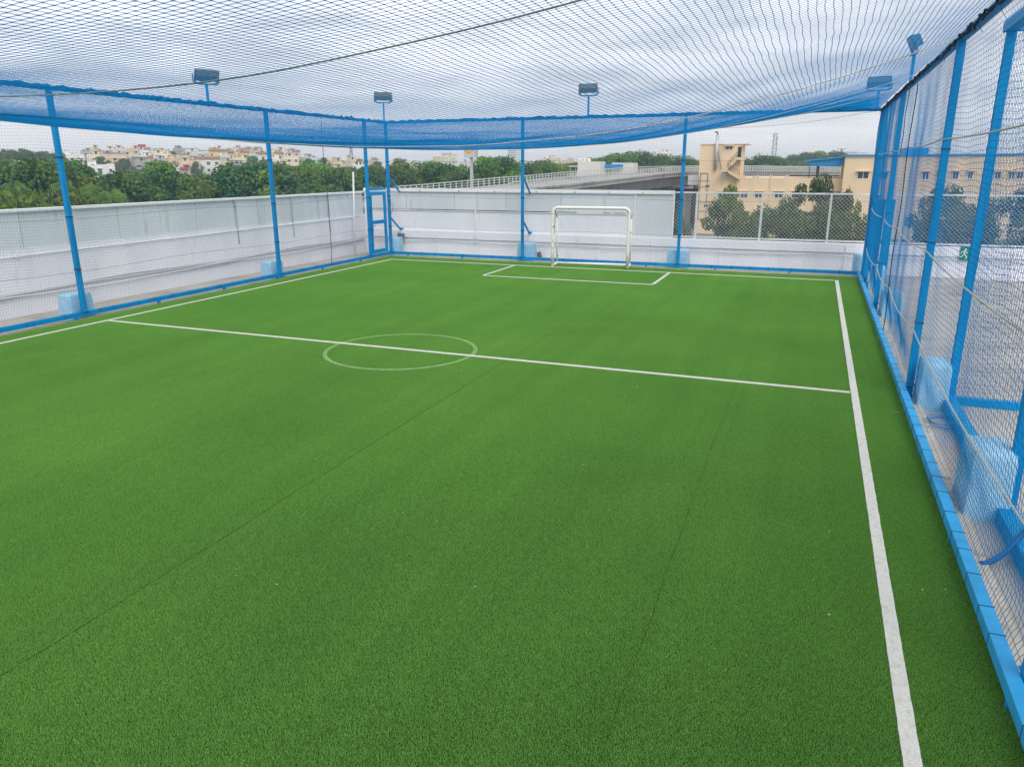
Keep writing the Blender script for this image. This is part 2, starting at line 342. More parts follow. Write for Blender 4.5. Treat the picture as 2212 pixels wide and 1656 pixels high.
# joints cut into the terrace floor beside the cage
turf = MB().box(XL + 0.15, XR - 0.03, -6.0, YF - 0.32, -0.058, 0.0).build('turf', M_turf); tag(turf, 'green synthetic turf pitch with white lines', None, None, 'structure')
def strip(name, pts, wd, z=0.0155, mt=None, parent=turf, label=None, closed=False):
    """flat band along pts on the turf; slightly ragged edges"""
    P = [Vector((p[0], p[1], 0)) for p in pts]; n = len(P); mb = MB(); vs = []
    for i, p in enumerate(P):
        if closed: d = (P[(i + 1) % n] - P[i - 1]).normalized()
        else: d = (P[min(i + 1, n - 1)] - P[max(i - 1, 0)]).normalized()
        q = Vector((-d.y, d.x, 0)) * wd / 2
        e1, e2 = random.uniform(-.002, .002), random.uniform(-.002, .002)
        vs += [p + q * (1 + e1 / wd * 2), p - q * (1 + e2 / wd * 2)]
    for v in vs: v.z = z
    fs = [(2 * i, 2 * i + 1, 2 * ((i + 1) % n) + 1, 2 * ((i + 1) % n)) for i in range(n if closed else n - 1)]
    if z > .008:
        m_ = len(vs); vs = vs + [Vector((v.x, v.y, .001)) for v in vs]
        for i in range(n if closed else n - 1):
            a, b = 2 * i, 2 * ((i + 1) % n); fs += [(a, b, b + m_, a + m_), (b + 1, a + 1, a + 1 + m_, b + 1 + m_)]
    mb.add(vs, fs); o = mb.build(name, mt or M_line, parent)
    if label: o['label'] = label
    return o
def seg(a, b, step=0.06):
    a = Vector((*a, 0)); b = Vector((*b, 0)); n = max(2, int((b - a).length / step)); return [a.lerp(b, i / n) for i in range(n + 1)]
LX, RX, GY, HY = -14.60, 0.845, 24.55, 12.02
strip('sideline', seg((LX, -8), (LX, GY + .05)), 0.085); strip('sideline', seg((RX, -8), (RX, GY + .05)), 0.10)
strip('goal_line', seg((LX + .05, GY), (RX - .06, GY)), 0.085, 0.016); strip('halfway_line', seg((LX + .05, HY), (RX - .06, HY - .03)), 0.085, 0.016)
strip('penalty_box_line', seg((-9.62, 21.75), (-4.19, 21.75)), 0.085, 0.016)
strip('penalty_box_line', seg((-9.62, 21.80), (-9.62, GY - .05)), 0.085); strip('penalty_box_line', seg((-4.19, 21.80), (-4.19, GY - .05)), 0.085)
M_chalk = mat('faded_chalk', (0.20, 0.33, 0.12), 0.95, var=0.35, vscale=25, bump=0.5, bscale=180, dirt=(0.36, 0.44, 0.26), dscale=6, dlo=0.52, dhi=0.7)
strip('centre_circle', [(-6.97 + 1.40 * math.cos(a), 11.92 + 1.40 * math.sin(a)) for a in np.linspace(0, 2 * math.pi, 130)[:-1]], 0.08, 0.0102, M_chalk, label='faded chalk centre circle crossed by the halfway line', closed=True)
M_seam = mat('turf_seam', (0.03, 0.08, 0.015), 0.95)
for sx, wd in ((-4.82, .005), (-0.86, .0025)):
    strip('turf_seam', [(sx + 0.02 * math.sin(y * .5) + 0.006 * math.sin(y * 4.1), y) for y in np.arange(0, 24.4, 0.15)], wd, 0.0085, M_seam)
# pile fibres: one patch of blades repeated over the pitch
g_ = np.random.default_rng(99); PS = .40; ng_ = 80; nb = ng_ * ng_
bxy = (np.stack(np.meshgrid(np.arange(ng_), np.arange(ng_)), -1).reshape(-1, 2) + g_.uniform(.05, .95, (nb, 2))) * (PS / ng_) - PS / 2; bh = g_.uniform(.0085, .0125, nb); ba = g_.uniform(0, 2 * math.pi, nb); bl = g_.uniform(.1, 1.1, nb) * bh; bd_ = g_.uniform(0, 2 * math.pi, nb)
wv = np.stack([np.cos(ba), np.sin(ba)], -1) * .0014
tip = bxy + np.stack([np.cos(bd_), np.sin(bd_)], -1) * bl[:, None]
Z0 = np.full(nb, .0005)
bV = np.stack([np.c_[bxy - wv, Z0], np.c_[bxy + wv, Z0], np.c_[tip + wv * .45, bh], np.c_[tip - wv * .45, bh]], 1).reshape(-1, 3)
tfb = link('turf_fibres', raw_mesh('turf_fibres', bV, np.arange(nb * 4).reshape(nb, 4), M_fibre)); tag(tfb, 'short green pile of the synthetic turf', None, None, 'stuff')
tx0, tx1, ty0, ty1 = XL + .15, XR - .05, -5.6, YF - .32
ng = bpy.data.node_groups.new('repeat_pile', 'GeometryNodeTree'); ng.interface.new_socket('Geometry', in_out='INPUT', socket_type='NodeSocketGeometry'); ng.interface.new_socket('Geometry', in_out='OUTPUT', socket_type='NodeSocketGeometry')
gi = N(ng, 'NodeGroupInput'); go = N(ng, 'NodeGroupOutput'); gr = N(ng, 'GeometryNodeMeshGrid'); iop = N(ng, 'GeometryNodeInstanceOnPoints'); rv = N(ng, 'FunctionNodeRandomValue', data_type='INT'); mlt = N(ng, 'ShaderNodeMath', operation='MULTIPLY'); mlt.inputs[1].default_value = math.pi / 2; cxyz = N(ng, 'ShaderNodeCombineXYZ')
nx_, ny_ = int((tx1 - tx0) / PS), int((ty1 - ty0) / PS) + 1
gr.inputs['Size X'].default_value = (nx_ - 1) * PS; gr.inputs['Size Y'].default_value = (ny_ - 1) * PS; gr.inputs['Vertices X'].default_value = nx_; gr.inputs['Vertices Y'].default_value = ny_
rv.inputs[4].default_value = 0; rv.inputs[5].default_value = 3
L(ng, rv.outputs[2], mlt.inputs[0]); L(ng, mlt.outputs[0], cxyz.inputs[2]); L(ng, gr.outputs['Mesh'], iop.inputs['Points']); L(ng, gi.outputs[0], iop.inputs['Instance']); L(ng, cxyz.outputs[0], iop.inputs['Rotation']); L(ng, iop.outputs[0], go.inputs[0])
gm = tfb.modifiers.new('repeat', 'NODES'); gm.node_group = ng; tfb.location = (tx1 - nx_ * PS / 2, ty1 - ny_ * PS / 2, 0)
# the terrace strip under the beams is a low cream kerb
M_kerb = mat('cream_kerb', (0.50, 0.45, 0.36), 0.9, var=0.15, vscale=2, dirt=(0.16, 0.14, 0.12), dscale=2.5, dlo=0.56, dhi=0.7)
kb = MB(); kb.box(XL - .12, XL + .149, -8, YF - .18, -.06, -.012); kb.box(XL + .15, XR - .031, YF - .319, YF + .1, -.06, -.012); kb.box(XR - .029, XR + .12, -8, YF - .18, -.06, -.02)
tag(kb.build('kerb', M_kerb), 'cream strip of floor between turf edge and blue base beam', None, None, 'structure')

# ------------------------------------------------------------------ parapet walls
YW, XW = 27.0, -17.25
pw = empty('parapet_wall', (XW, 12, 0), 'long white parapet wall topped with grey cement sheets, behind the left netting', 'wall')
def part(mb, name, mats, parent, **k):
    o = mb.build(name, mats, None, **k); o.parent = parent; o.matrix_parent_inverse = Matrix.Translation(parent.location).inverted(); return o
part(MB().box(XW - .2, XW, 0, YW + .2, -.06, 1.47), 'wall', M_white, pw)
cuts = [0.5, 2.4, 4.3, 6.2, 8.0, 10.1, 12.3, 15.05, 16.44, 17.82, 19.48, 20.56, 22.31, 23.45, 24.53, 25.9, YW - .02]
for a, b in zip(cuts[:-1], cuts[1:]):
    dxp = random.uniform(-.012, .012)
    part(MB().box(XW - .10 + dxp, XW - .04 + dxp, a + .018, b - .018, 1.474, 2.33), 'cement_sheet', M_panel, pw)
for a, b in ((0, 7.2), (7.22, 14.4), (14.42, 19.5), (19.52, 24.0), (24.02, YW + .12)): part(MB().box(XW - .17, XW + .03, a, b, 2.332, 2.40), 'coping', M_coping, pw, bevel=.006)
for y in (7.9, 19.48, 22.31, 24.53): part(MB().box(XW - .038, XW + .012, y - .025, y + .025, 1.30, 2.33).box(XW + .002, XW + .03, y - .018, y + .018, 0.95, 1.298), 'bracket_post', M_galv, pw)
cm = MB(); cm.tube([(XW + .03, y, 1.26 + .0062 * y + .004 * math.sin(y)) for y in np.arange(0.2, YW, .8)], .014, 6)
part(cm, 'conduit', M_white, pw, smooth=True)
cl = MB().box(-.0, .05, -.03, .03, -.03, .03).mesh('clamp', M_coping)
for y in np.arange(1.2, YW, 1.55):
    o = link('clamp', cl, pw); o.location = Vector((XW + .002, y, 1.26 + .0062 * y)) - pw.location
# cables slung along the white wall
for k, (z0, sg, mt, r) in enumerate(((0.50, .10, M_rail, .016), (0.44, .05, M_rail, .020), (0.36, .07, M_galv, .012), (0.40, .12, M_coping, .014))):
    pts = []
    for y in np.arange(0, YW - .1, .4):
        u = ((y + k * 1.3) % 7.5) / 7.5; pts.append((XW + .03 + .012 * k, y, z0 + .004 * y - sg * 4 * u * (1 - u) * .6))
    tag(MB().tube(pts, r, 6).build('cable', mt, smooth=True), ['uppermost pale cable slung along the white parapet behind the left netting', 'thick pale cable second in the bundle slung on the white left parapet', 'thin dark grey cable lowest of the bundle on the white left parapet', 'white cable drooping deepest along the white left parapet'][k], 'cable', 'cables slung along the left parapet')

fw = empty('parapet_wall', (-6, YW, 0), 'low white parapet wall carrying tall pale sheet cladding behind the goal', 'wall')
part(MB().box(XW + .004, 14.0, YW, YW + .22, -.06, .60), 'wall', M_white, fw)
part(MB().box(XW + .004, 14.0, YW - .06, YW + .24, .603, .90), 'ledge', M_white, fw, bevel=.012)
# tall white sheeting up to x = -4.6 with a narrow top flashing
xs = [XW + .02, -16.1, -15.27, -13.11, -10.95, -8.75, -6.0]
for a, b in zip(xs[:-1], xs[1:]):
    part(MB().box(a + .008, b - .008, YW + .02, YW + .07, 1.735, 2.39), 'cement_sheet', M_panelw, fw)
xs2 = [XW + .02, -14.9, -12.22, -9.4, -6.0]
for a, b in zip(xs2[:-1], xs2[1:]): part(MB().box(a + .003, b - .003, YW + .03, YW + .08, .902, 1.66), 'white_sheet', M_white, fw)
part(MB().box(XW + .02, -6.0, YW + .0, YW + .09, 1.662, 1.70), 'rail', M_panelw, fw)
part(MB().box(-5.93, -4.63, YW + .02, YW + .07, .93, 2.36), 'end_sheet', M_panelw, fw)
part(MB().box(-6.0, -5.935, YW, YW + .1, .902, 2.39).box(-5.93, -4.6, YW, YW + .09, .902, .925).box(-4.628, -4.58, YW, YW + .1, .93, 2.39), 'sheet_frame', M_coping, fw)
part(MB().box(XW + .02, -4.58, YW - .015, YW + .10, 2.395, 2.53), 'coping', M_coping, fw, bevel=.008)
part(MB().box(-15.5, -4.7, YW - .05, YW - .017, 2.40, 2.44), 'rail', M_steel, fw)
for x in (-14.6, -12.9, -11.4, -9.7, -8.2, -6.9, -5.7): part(MB().box(x - .02, x + .02, YW - .075, YW - .016, 2.41, 2.47), 'clamp', M_galv, fw)
for x in (-12.22, -9.0): part(MB().box(x - .03, x + .03, YW - .02, YW + .028, .905, 1.74), 'bracket_post', M_galv if x > -10 else M_coping, fw)
for x in (-15.85, -13.92, -12.2, -9.95, -7.3, -5.3, -2.9, -0.9, 1.1, 3.4, 5.8): part(MB().box(x - .035, x + .035, YW - .03, YW - .001, -.05, .60).box(x - .02, x + .02, YW - .09, YW - .061, .64, .82), 'pilaster', M_white, fw)
pts = [(x, YW - .07 - .01 * math.sin(x), .52 - .05 * abs(math.sin(x * .7)) + .01 * math.sin(x * 3)) for x in np.arange(-16.9, 9, .35)]
tag(MB().tube(pts, .014, 6).build('cable', M_rail, smooth=True), 'grey cable running along the low white wall behind the goal', 'cable')
for (cx_, cz_, ry, lb) in ((-15.45, .66, .12, 'dark grey floodlight box on the white ledge beside the corner gate'), (-9.57, .10, -.25, 'small dark grey floodlight box on the floor left of the goal')):
    e = empty('light_box', (cx_, YW - .2, cz_), lb, 'lamp'); mb = MB().box(-.14, .14, -.05, .05, -.11, .12); h = mb.build('housing', M_grey, e, bevel=.01); MB().box(-.12, .12, -.056, -.0505, -.09, .10).build('lamp_glass', M_grey, h)
    MB().box(-.16, -.142, -.02, .02, -.16, .02).box(.142, .16, -.02, .02, -.16, .02).box(-.16, .16, -.02, .02, -.175, -.161).build('bracket', M_galv, e); e.rotation_euler = (.15, ry, .1)
    if cz_ < .3: e.location.z = .12

# chain-link fence on the low wall
clf = empty('chain_link_fence', (-1, YW + .1, .9), 'white framed chain link fence on the low parapet, beyond the far netting', 'fence')
YC = YW + .10
x0, x1, z0, z1 = -4.55, 13.5, 1.00, 2.42
for x in (-3.82, -1.66, .48, 2.65, 4.8, 7.0, 9.2, 11.4, 13.5): part(MB().box(x - .035, x + .035, YC - .035, YC + .035, .902, z1 + .02), 'post', M_steel, clf, bevel=.004)
part(MB().box(x0, x1, YC - .034, YC + .034, z1 + .021, z1 + .075), 'top_rail', M_steel, clf, bevel=.004)
part(MB().box(x0, x1, YC - .03, YC + .03, z0 - .06, z0 - .01), 'bottom_rail', M_steel, clf)
part(MB().box(x0, x1, YC + .06, YC + .075, z0 - .06, z0 - .02), 'bottom_wire', M_dark, clf)
cell = .128; Hc = z1 - z0; paths = []
nseg = 6
for sgn in (1, -1):
    for c in np.arange(x0 - Hc, x1 + Hc, cell):
        t = np.linspace(0, 1, nseg); xx = c + sgn * (t - .5) * Hc * 1.05; zz = z0 + t * Hc
        keep = (xx > x0) & (xx < x1)
        if keep.sum() >= 2:
            xa, xb = np.clip(xx[0], x0, x1), np.clip(xx[-1], x0, x1); ta, tb = ((xa - c) / (sgn * Hc * 1.05) + .5), ((xb - c) / (sgn * Hc * 1.05) + .5)
            t2 = np.linspace(ta, tb, nseg); X = c + sgn * (t2 - .5) * Hc * 1.05
            paths.append(np.stack([X + .004 * np.sin(t2 * 50), np.full(nseg, YC - .038 + sgn * .003), z0 + t2 * Hc], -1))
V_, F_ = strands(np.array(paths), .0036, (0, 1, 0)); me = raw_mesh('chain_link_mesh', V_, F_, M_chain); o = link('chain_link_mesh', me, clf); o.location = -clf.location; o['kind'] = 'stuff'

# poles leaning in the corner
for k, (xa, ya, xb, yb, zb) in enumerate(((-16.85, 25.55, -17.15, 26.2, 3.15), (-16.55, 25.9, -16.9, 26.6, 2.0))):
    tag(MB().tube([(xa, ya, -.06), (xb, yb, zb)], .035 - .01 * k, 8).build('pole', M_steel, smooth=True), ['tall white pole leaning in the corner above the parapet', 'short white pole leaning in the corner beside the tall one'][k], 'pole')

# ------------------------------------------------------------------ cage frames
tie_me_x = MB().box(-.008, .008, -.054, .054, -.056, .056).mesh('tie', M_tie)     # around a beam along X
tie_me_y = MB().box(-.0525, .0525, -.0035, .0035, -.0555, .0555).mesh('tie', M_tie)
tie_me_z = MB().box(-.056, .056, -.056, .056, -.012, .012).mesh('tie', M_tie)
def sub(par, name, me, loc): o = link(name, me, par); o.location = Vector(loc) - par.location; return o
def cage_side(label, axis, c, u0, u1, posts, tops=True, tie_step=.62, bo=0.0):
    e = empty('cage_fence', (c, (u0 + u1) / 2, 0) if axis == 'y' else ((u0 + u1) / 2, c, 0), label, 'fence', 'blue steel sides of the netted cage')
    def bx(u0_, u1_, n0, n1, z0_, z1_): return MB().box(c + n0, c + n1, u0_, u1_, z0_, z1_) if axis == 'y' else MB().box(u0_, u1_, c + n0, c + n1, z0_, z1_)
    part(bx(u0, u1, -.05 + bo, .05 + bo, .045, .15), 'base_beam', M_blueskylit if bo else M_blue, e, bevel=.006)
    part(bx(u0, u1, -.045, .045, ZT - .095, ZT), 'top_beam', M_blue, e, bevel=.005)
    for u in posts:
        pb = part(bx(u - .05, u + .05, -.05 if axis == 'y' else -.045, .05 if axis == 'y' else .045, -.05 if bo else .152, ZT - .097), 'post', M_blue, e, bevel=.006)
        f = bx(u - .09, u + .09, -.054 if bo else -.09, .09, .1505, .163) ; f.v = [(x, y, z) for x, y, z in f.v]
        part(f, 'base_plate', M_blue, e)
        part(bx(u - .054, u + .054, -.054, .054, 2.44, 2.50), 'splice_collar', M_blue, e)
        for zz in (1.1, 2.26, 3.53): sub(e, 'tie', tie_me_z, (c, u, zz + .01) if axis == 'y' else (u, c, zz + .01))
    foot = bx(-.03, .03, -.03, .03, -.02, .049)
    foot.v = [(x - (c if axis == 'y' else 0), y - (0 if axis == 'y' else c), z) for x, y, z in foot.v]; fme = foot.mesh('foot', M_blue)
    for u in np.arange(u0 + .8, u1, 2.35): sub(e, 'foot', fme, (c + bo + (-.02 if c > 0 else .02), u, 0) if axis == 'y' else (u, c - .02, 0))
    u = u0 + .2
    while u < u1 - .1:
        if all(abs(u - p) > .12 for p in posts): sub(e, 'tie', tie_me_y if axis == 'y' else tie_me_x, (c + bo, u, .0975) if axis == 'y' else (u, c, .0975))
        u += tie_step * random.uniform(.75, 1.25)
    return e
cl_ = cage_side('blue steel cage side along the white cable-hung parapet', 'y', XL, -3.0, YF - .05, (5.05, 12.12, 19.07, 24.40))
cf_ = cage_side('blue steel cage side behind the goal', 'x', YF, XL - .05, XR + .05, (XL, -9.85, -4.17))
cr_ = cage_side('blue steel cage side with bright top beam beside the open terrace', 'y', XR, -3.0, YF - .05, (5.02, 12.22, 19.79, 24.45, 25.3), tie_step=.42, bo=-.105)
for x in (-9.85, XL, ):   # raking braces from the far posts to the parapet
    for z0_, z1_ in ((3.02, 2.38), (1.46, .88)):
        part(MB().bar((x + .0, YF + .047, z0_), (x - .13 if x < -12 else x - .10, YW - .03, z1_), .05), 'brace', M_blue, cf_)
        part(MB().box(x - .19, x - .03, YW - .029, YW - .012 if z1_ < 1 else YW - .017, z1_ - .06, z1_ + .10), 'brace_plate', M_blue, cf_) if z1_ < 1 else None
part(MB().bar((XR - .0, YF - .05, .152), (XR, YF - .05, ZT - .1), .10), 'post', M_blue, cf_)
# gate in the left corner of the cage
def gate_frame(e, mb_list):
    for nm, mb in mb_list: part(mb, nm, M_blue, e, bevel=.005)
g = empty('cage_gate', (XL, 25.0, 0), 'narrow blue netted gate standing closed in the far corner by the leaning poles', 'gate', 'blue gates of the cage')
y0, y1 = 24.52, 25.62
gate_frame(g, [('frame_post', MB().box(XL - .03, XL + .04, y0, y0 + .09, .18, 2.44)), ('frame_post', MB().box(XL - .03, XL + .04, y1 - .12, y1, .18, 2.44)),
               ('frame_rail', MB().box(XL - .03, XL + .04, y0 + .092, y1 - .122, 2.32, 2.44)), ('frame_rail', MB().box(XL - .03, XL + .04, y0 + .092, y1 - .122, 1.27, 1.40)), ('frame_rail', MB().box(XL - .03, XL + .04, y0 + .092, y1 - .122, .18, .32)),
               ('lintel', MB().box(XL - .045, XL + .045, y0 - .06, y1 + .02, 2.50, 2.60)), ('hinge', MB().box(XL + .042, XL + .07, y0 + .02, y0 + .06, 1.0, 1.16)), ('bolt', MB().box(XL + .042, XL + .07, y0 + .03, y0 + .2, 1.18, 1.22))])
# open gate swung outwards on the right side, with its own frame
g2 = empty('cage_gate', (XR, 24.9, 0), 'tall blue gate leaf standing open outside the cage beside the chain link corner', 'gate', 'blue gates of the cage')
gate_frame(g2, [('frame_post', MB().box(XR + .06, XR + .15, 24.84, 24.92, .05, 2.40)), ('frame_post', MB().box(2.08, 2.18, 24.84, 24.92, -.03, 2.40)),
                ('frame_rail', MB().box(XR + .152, 2.078, 24.84, 24.92, 2.28, 2.40)), ('frame_rail', MB().box(XR + .152, 2.078, 24.84, 24.92, 1.12, 1.24)), ('frame_rail', MB().box(XR + .152, 2.078, 24.84, 24.92, .52, .62)),
                ('sheet', MB().box(XR + .152, 1.92, 24.87, 24.89, .62, 2.28)), ('lintel', MB().box(XR + .052, XR + .12, 24.50, 25.24, 2.42, 2.52))])

# ------------------------------------------------------------------ nets
CELL = .062
def side_net(label, axis, c, inward, u0, u1, seed, bulge, hexa, r=.0015, zt=4.93, off=.062):
    nu = int((u1 - u0) / CELL); nv = int((zt - .10) / CELL)
    U, Z = np.meshgrid(np.linspace(u0, u1, nu + 1), np.linspace(.10, zt, nv + 1), indexing='ij')
    env = np.clip((zt - Z) / .5, 0, 1) * np.clip((Z - .10) / .12, 0, 1)
    du = (.035 * snoise(U, Z, seed) + .012 * snoise(U * 3, Z * 3, seed + 1)) * env
    dz = (.05 * snoise(U * .7, Z * .7, seed + 2) + .02 * snoise(U * 2.2, Z, seed + 3)) * env
    dn = bulge * (.55 * np.exp(-((Z - .35) / .35) ** 2) + .25 * snoise(U * .6, Z * .4, seed + 4)) * env
    if hexa:
        par = ((np.arange(nu + 1)[:, None] + np.arange(nv + 1)[None]) % 2) * 2 - 1
        du = du + par * hexa * env; dz = dz + RNG.normal(0, .0025, U.shape) * env
    Np = c + inward * (off - dn)
    P = np.stack([Np, U + du, Z + dz], -1) if axis == 'y' else np.stack([U + du, Np, Z + dz], -1)
    ref = (1, 0, 0) if axis == 'y' else (0, 1, 0)
    su = 1 if hexa else 2
    Vv, Fv = merge([strands(P[:, ::su], r, ref), strands(np.swapaxes(P, 0, 1)[:, ::su], r, ref)])
    e = empty('side_net', (c, (u0 + u1) / 2, 2.5) if axis == 'y' else ((u0 + u1) / 2, c, 2.5), label, 'net', 'blue nets of the cage')
    o = link('netting', raw_mesh('netting', Vv, Fv, M_net), e); o.location = -e.location; o['kind'] = 'stuff'
    return P, e
side_net('square mesh blue net hung in front of the cable-hung white parapet', 'y', XL, 1, -2.5, YF - .07, 21, .16, 0)
side_net('square mesh blue net hung behind the white goal', 'x', YF, -1, XL + .06, XR - .06, 31, .10, 0)
PR, enr = side_net('slack wavy blue net hung beside the open terrace and its ballast blocks', 'y', XR, -1, -2.5, YF - .07, 41, .15, .011, r=.0024, off=.052)
# lacing cords that seam the nets
for pts, lb in (([(XL + .075 + .01 * math.sin(z * 3), 21.75 + .05 * math.sin(z), z) for z in np.arange(.12, 4.9, .15)], 'dark lacing cord seaming the net before the cable-hung parapet'),
                ([(XR - .075 + .012 * math.sin(z * 3), 16.4 + .05 * math.sin(z * 1.2), z) for z in np.arange(.12, 4.9, .15)], 'dark lacing cord seaming the slack net beside the open terrace')):
    mb = MB().tube(pts, .009, 5)
    tag(mb.build('lacing_cord', M_dark), lb, 'cord', 'dark cords seaming the nets')
# tension wires
for z, zn in ((1.1, 'lowest'), (2.26, 'middle'), (3.53, 'highest')):
    tag(MB().tube([(XL + .057, y, z + .03 * math.sin(y * .9) * (1 if z < 3 else .4) - .012) for y in np.arange(-2.5, YF - .1, .7)], .0035, 5).build('tension_wire', M_wire), zn + ' thin wire strung across the net before the cable-hung parapet', 'wire', 'tension wires of the cage')
    tag(MB().tube([(x, YF - .057, z + .03 * math.sin(x * .8 + 1)) for x in np.arange(XL + .1, XR, .7)], .0035, 5).build('tension_wire', M_wire), zn + ' thin wire strung across the net behind the goal', 'wire', 'tension wires of the cage')
for z, zn, sg in ((.96, 'lowest', .06), (2.12, 'middle', .05), (3.62, 'highest', .05)):
    pts = []; stops = (-2.5, 5.02, 12.22, 16.4, 19.79, 24.4)
    for a, b in zip(stops[:-1], stops[1:]):
        for t in np.linspace(0, 1, 10)[:-1]: pts.append((XR - .07 - .03 * math.sin(t * math.pi), a + (b - a) * t, z + .05 - sg * 4 * t * (1 - t)))
    pts.append((XR - .06, 24.4, z + .05))
    tag(MB().tube(pts, .0095, 6).build('tension_rope', M_rope, smooth=True), zn + ' pale rope sagging along the slack net beside the open terrace', 'rope', 'pale ropes along the slack net')

# roof net: sagging sheet
SY = np.array([-4., 0, 5, 9, 12.2, 16, 19.8, 23, YF]); SV = np.array([.80, .98, 1.10, 1.26, 1.37, 1.25, .98, .52, 0.0])
def cub(y):
    y = np.asarray(y, float); i = np.clip(np.searchsorted(SY, y) - 1, 0, len(SY) - 2); t = np.clip((y - SY[i]) / (SY[i + 1] - SY[i]), 0, 1)
    mS = np.gradient(SV, SY); h = SY[i + 1] - SY[i]
    return (2 * t**3 - 3 * t**2 + 1) * SV[i] + (t**3 - 2 * t**2 + t) * h * mS[i] + (-2 * t**3 + 3 * t**2) * SV[i + 1] + (t**3 - t**2) * h * mS[i + 1]
def hx(x):
    r_ = 1 - np.clip((x + 6) / 7.6, 0, 1) ** 2
    l_ = 1 - .62 * np.clip(-(x + 6) / 9.4, 0, 1) ** 2
    ed = np.clip((x - XL) / 1.5, 0, 1); ed = 1 - (1 - ed) ** 2.2
    return np.where(x > -6, r_, l_ * ed)
def roof_z(x, y):
    bil = .05 * np.sin((y - 12.2) / 7.3 * 2 * math.pi + math.pi / 2) * np.clip((YF - y) / 4, 0, 1)
    return ZT - .02 - (cub(y) - bil * .6) * hx(x) + .035 * snoise(x * .5, y * .5, 77) * hx(x) * np.clip((YF - y) / 3, 0, 1)
xs_ = np.arange(XL + .02, XR - .02, CELL); ys_ = np.arange(-2.5, YF - .02, CELL)
UX, UY = np.meshgrid(xs_, ys_, indexing='ij')
env = np.clip((UX - XL) / .4, 0, 1) * np.clip((XR - UX) / .4, 0, 1) * np.clip((YF - UY) / .4, 0, 1)
RXg = UX + env * (.06 * snoise(UX, UY, 51, ((.08, 1), (.2, .5), (.5, .12))) + .004 * np.sin(UY * 7 + 3 * snoise(UX, UY, 52)) + RNG.normal(0, .0018, UX.shape))
RYg = UY + env * (.06 * snoise(UX, UY, 53, ((.08, 1), (.2, .5), (.5, .12))) + RNG.normal(0, .0018, UX.shape))
PRf = np.stack([RXg, RYg, roof_z(RXg, RYg)], -1)
rn = empty('roof_net', (-7, 12, 4.5), 'big blue net sagging overhead as the roof of the cage', 'net', 'blue nets of the cage')
Vv, Fv = merge([strands(PRf[:, ::2], .0018, (0, 0, 1)), strands(np.swapaxes(PRf, 0, 1)[:, ::2], .0018, (0, 0, 1))])
o = link('netting', raw_mesh('netting', Vv, Fv, M_netroof), rn); o.location = -rn.location; o['kind'] = 'stuff'
kp = PRf[(UY > 1.5) & (UY < 13.5) & (UX > -(UY * 1.75 + 2.5)) & (UX < XR - .1)]
# knots sit where the grid really passes (odd columns are skipped by the polylines)
Vk, Fk = knots(kp, .0055)
o = link('knots', raw_mesh('knots', Vk, Fk, M_netroof), rn); o.location = -rn.location; o['kind'] = 'stuff'
# ropes carrying the roof net
def roof_rope(label, pa, pb, mt, r, dz=-.008, n=48):
    a = Vector(pa); b = Vector(pb); pts = []
    for i in range(n + 1):
        p = a.lerp(b, i / n); pts.append((p.x, p.y, float(roof_z(np.array(p.x), np.array(p.y))) + dz))
    tag(MB().tube(pts, r, 6).build('roof_rope', mt, smooth=True), label, 'rope', 'ropes carrying the roof net')
roof_rope('dark grey-green rope crossing nearest overhead under the roof net', (XL, 5.0, 0), (XR, 4.8, 0), M_greenrope, .0065)
roof_rope('pale rope along the lowest sag of the roof net above the halfway line', (XL, 10.2, 0), (XR, 12.25, 0), M_rope, .008)
roof_rope('pale rope under the roof net, from the third bay of the open terrace side', (XL, 16.0, 0), (XR, 16.4, 0), M_rope, .006)
roof_rope('pale rope under the roof net, farthest from the halfway line', (XL, 19.0, 0), (XR, 19.8, 0), M_rope, .006)
# gathered net edge laced over the top beams
def gathered(label, a, b, mt, r, seed):
    g_ = np.random.default_rng(seed); a = Vector(a); b = Vector(b); n = int((b - a).length / .12); mb = MB()
    for k in range(3):
        pts = []
        for i in range(n + 1):
            p = a.lerp(b, i / n); pts.append(p + Vector(g_.normal(0, .016, 3)) + Vector((0, 0, .02 * k - .02)))
        mb.tube(pts, [r * g_.uniform(.6, 1.4) for _ in pts], 5)
    tag(mb.build('net_edge_lacing', mt), label, 'cord', 'gathered net edges laced to the top beams')
gathered('bunched net edge coloured as beam shade, laced under top beam beside the open terrace', (XR - .05, -2.5, ZT - .07), (XR - .05, YF - .1, ZT - .07), M_dark, .014, 1)  # near-black colour carries the shade under the beam along with the lacing
gathered('blue bunched net edge laced along the top beam before the cable-hung parapet', (XL + .06, -2.5, ZT - .03), (XL + .06, YF - .1, ZT - .03), M_net, .022, 2)
gathered('blue bunched net edge laced along the top beam behind the goal', (XL + .1, YF - .06, ZT - .03), (XR - .1, YF - .06, ZT - .03), M_net, .020, 3)
tag(MB().tube([(XR - .1, 17.3, 4.8), (XR - .13, 17.25, 4.3), (XR - .11, 17.3, 3.9), (XR - .14, 17.2, 3.5)], .008, 5).build('strap', mat('brown_strap', (.07, .04, .035), .9)), 'brown strap dangling from the top beam beside the open terrace', 'strap')

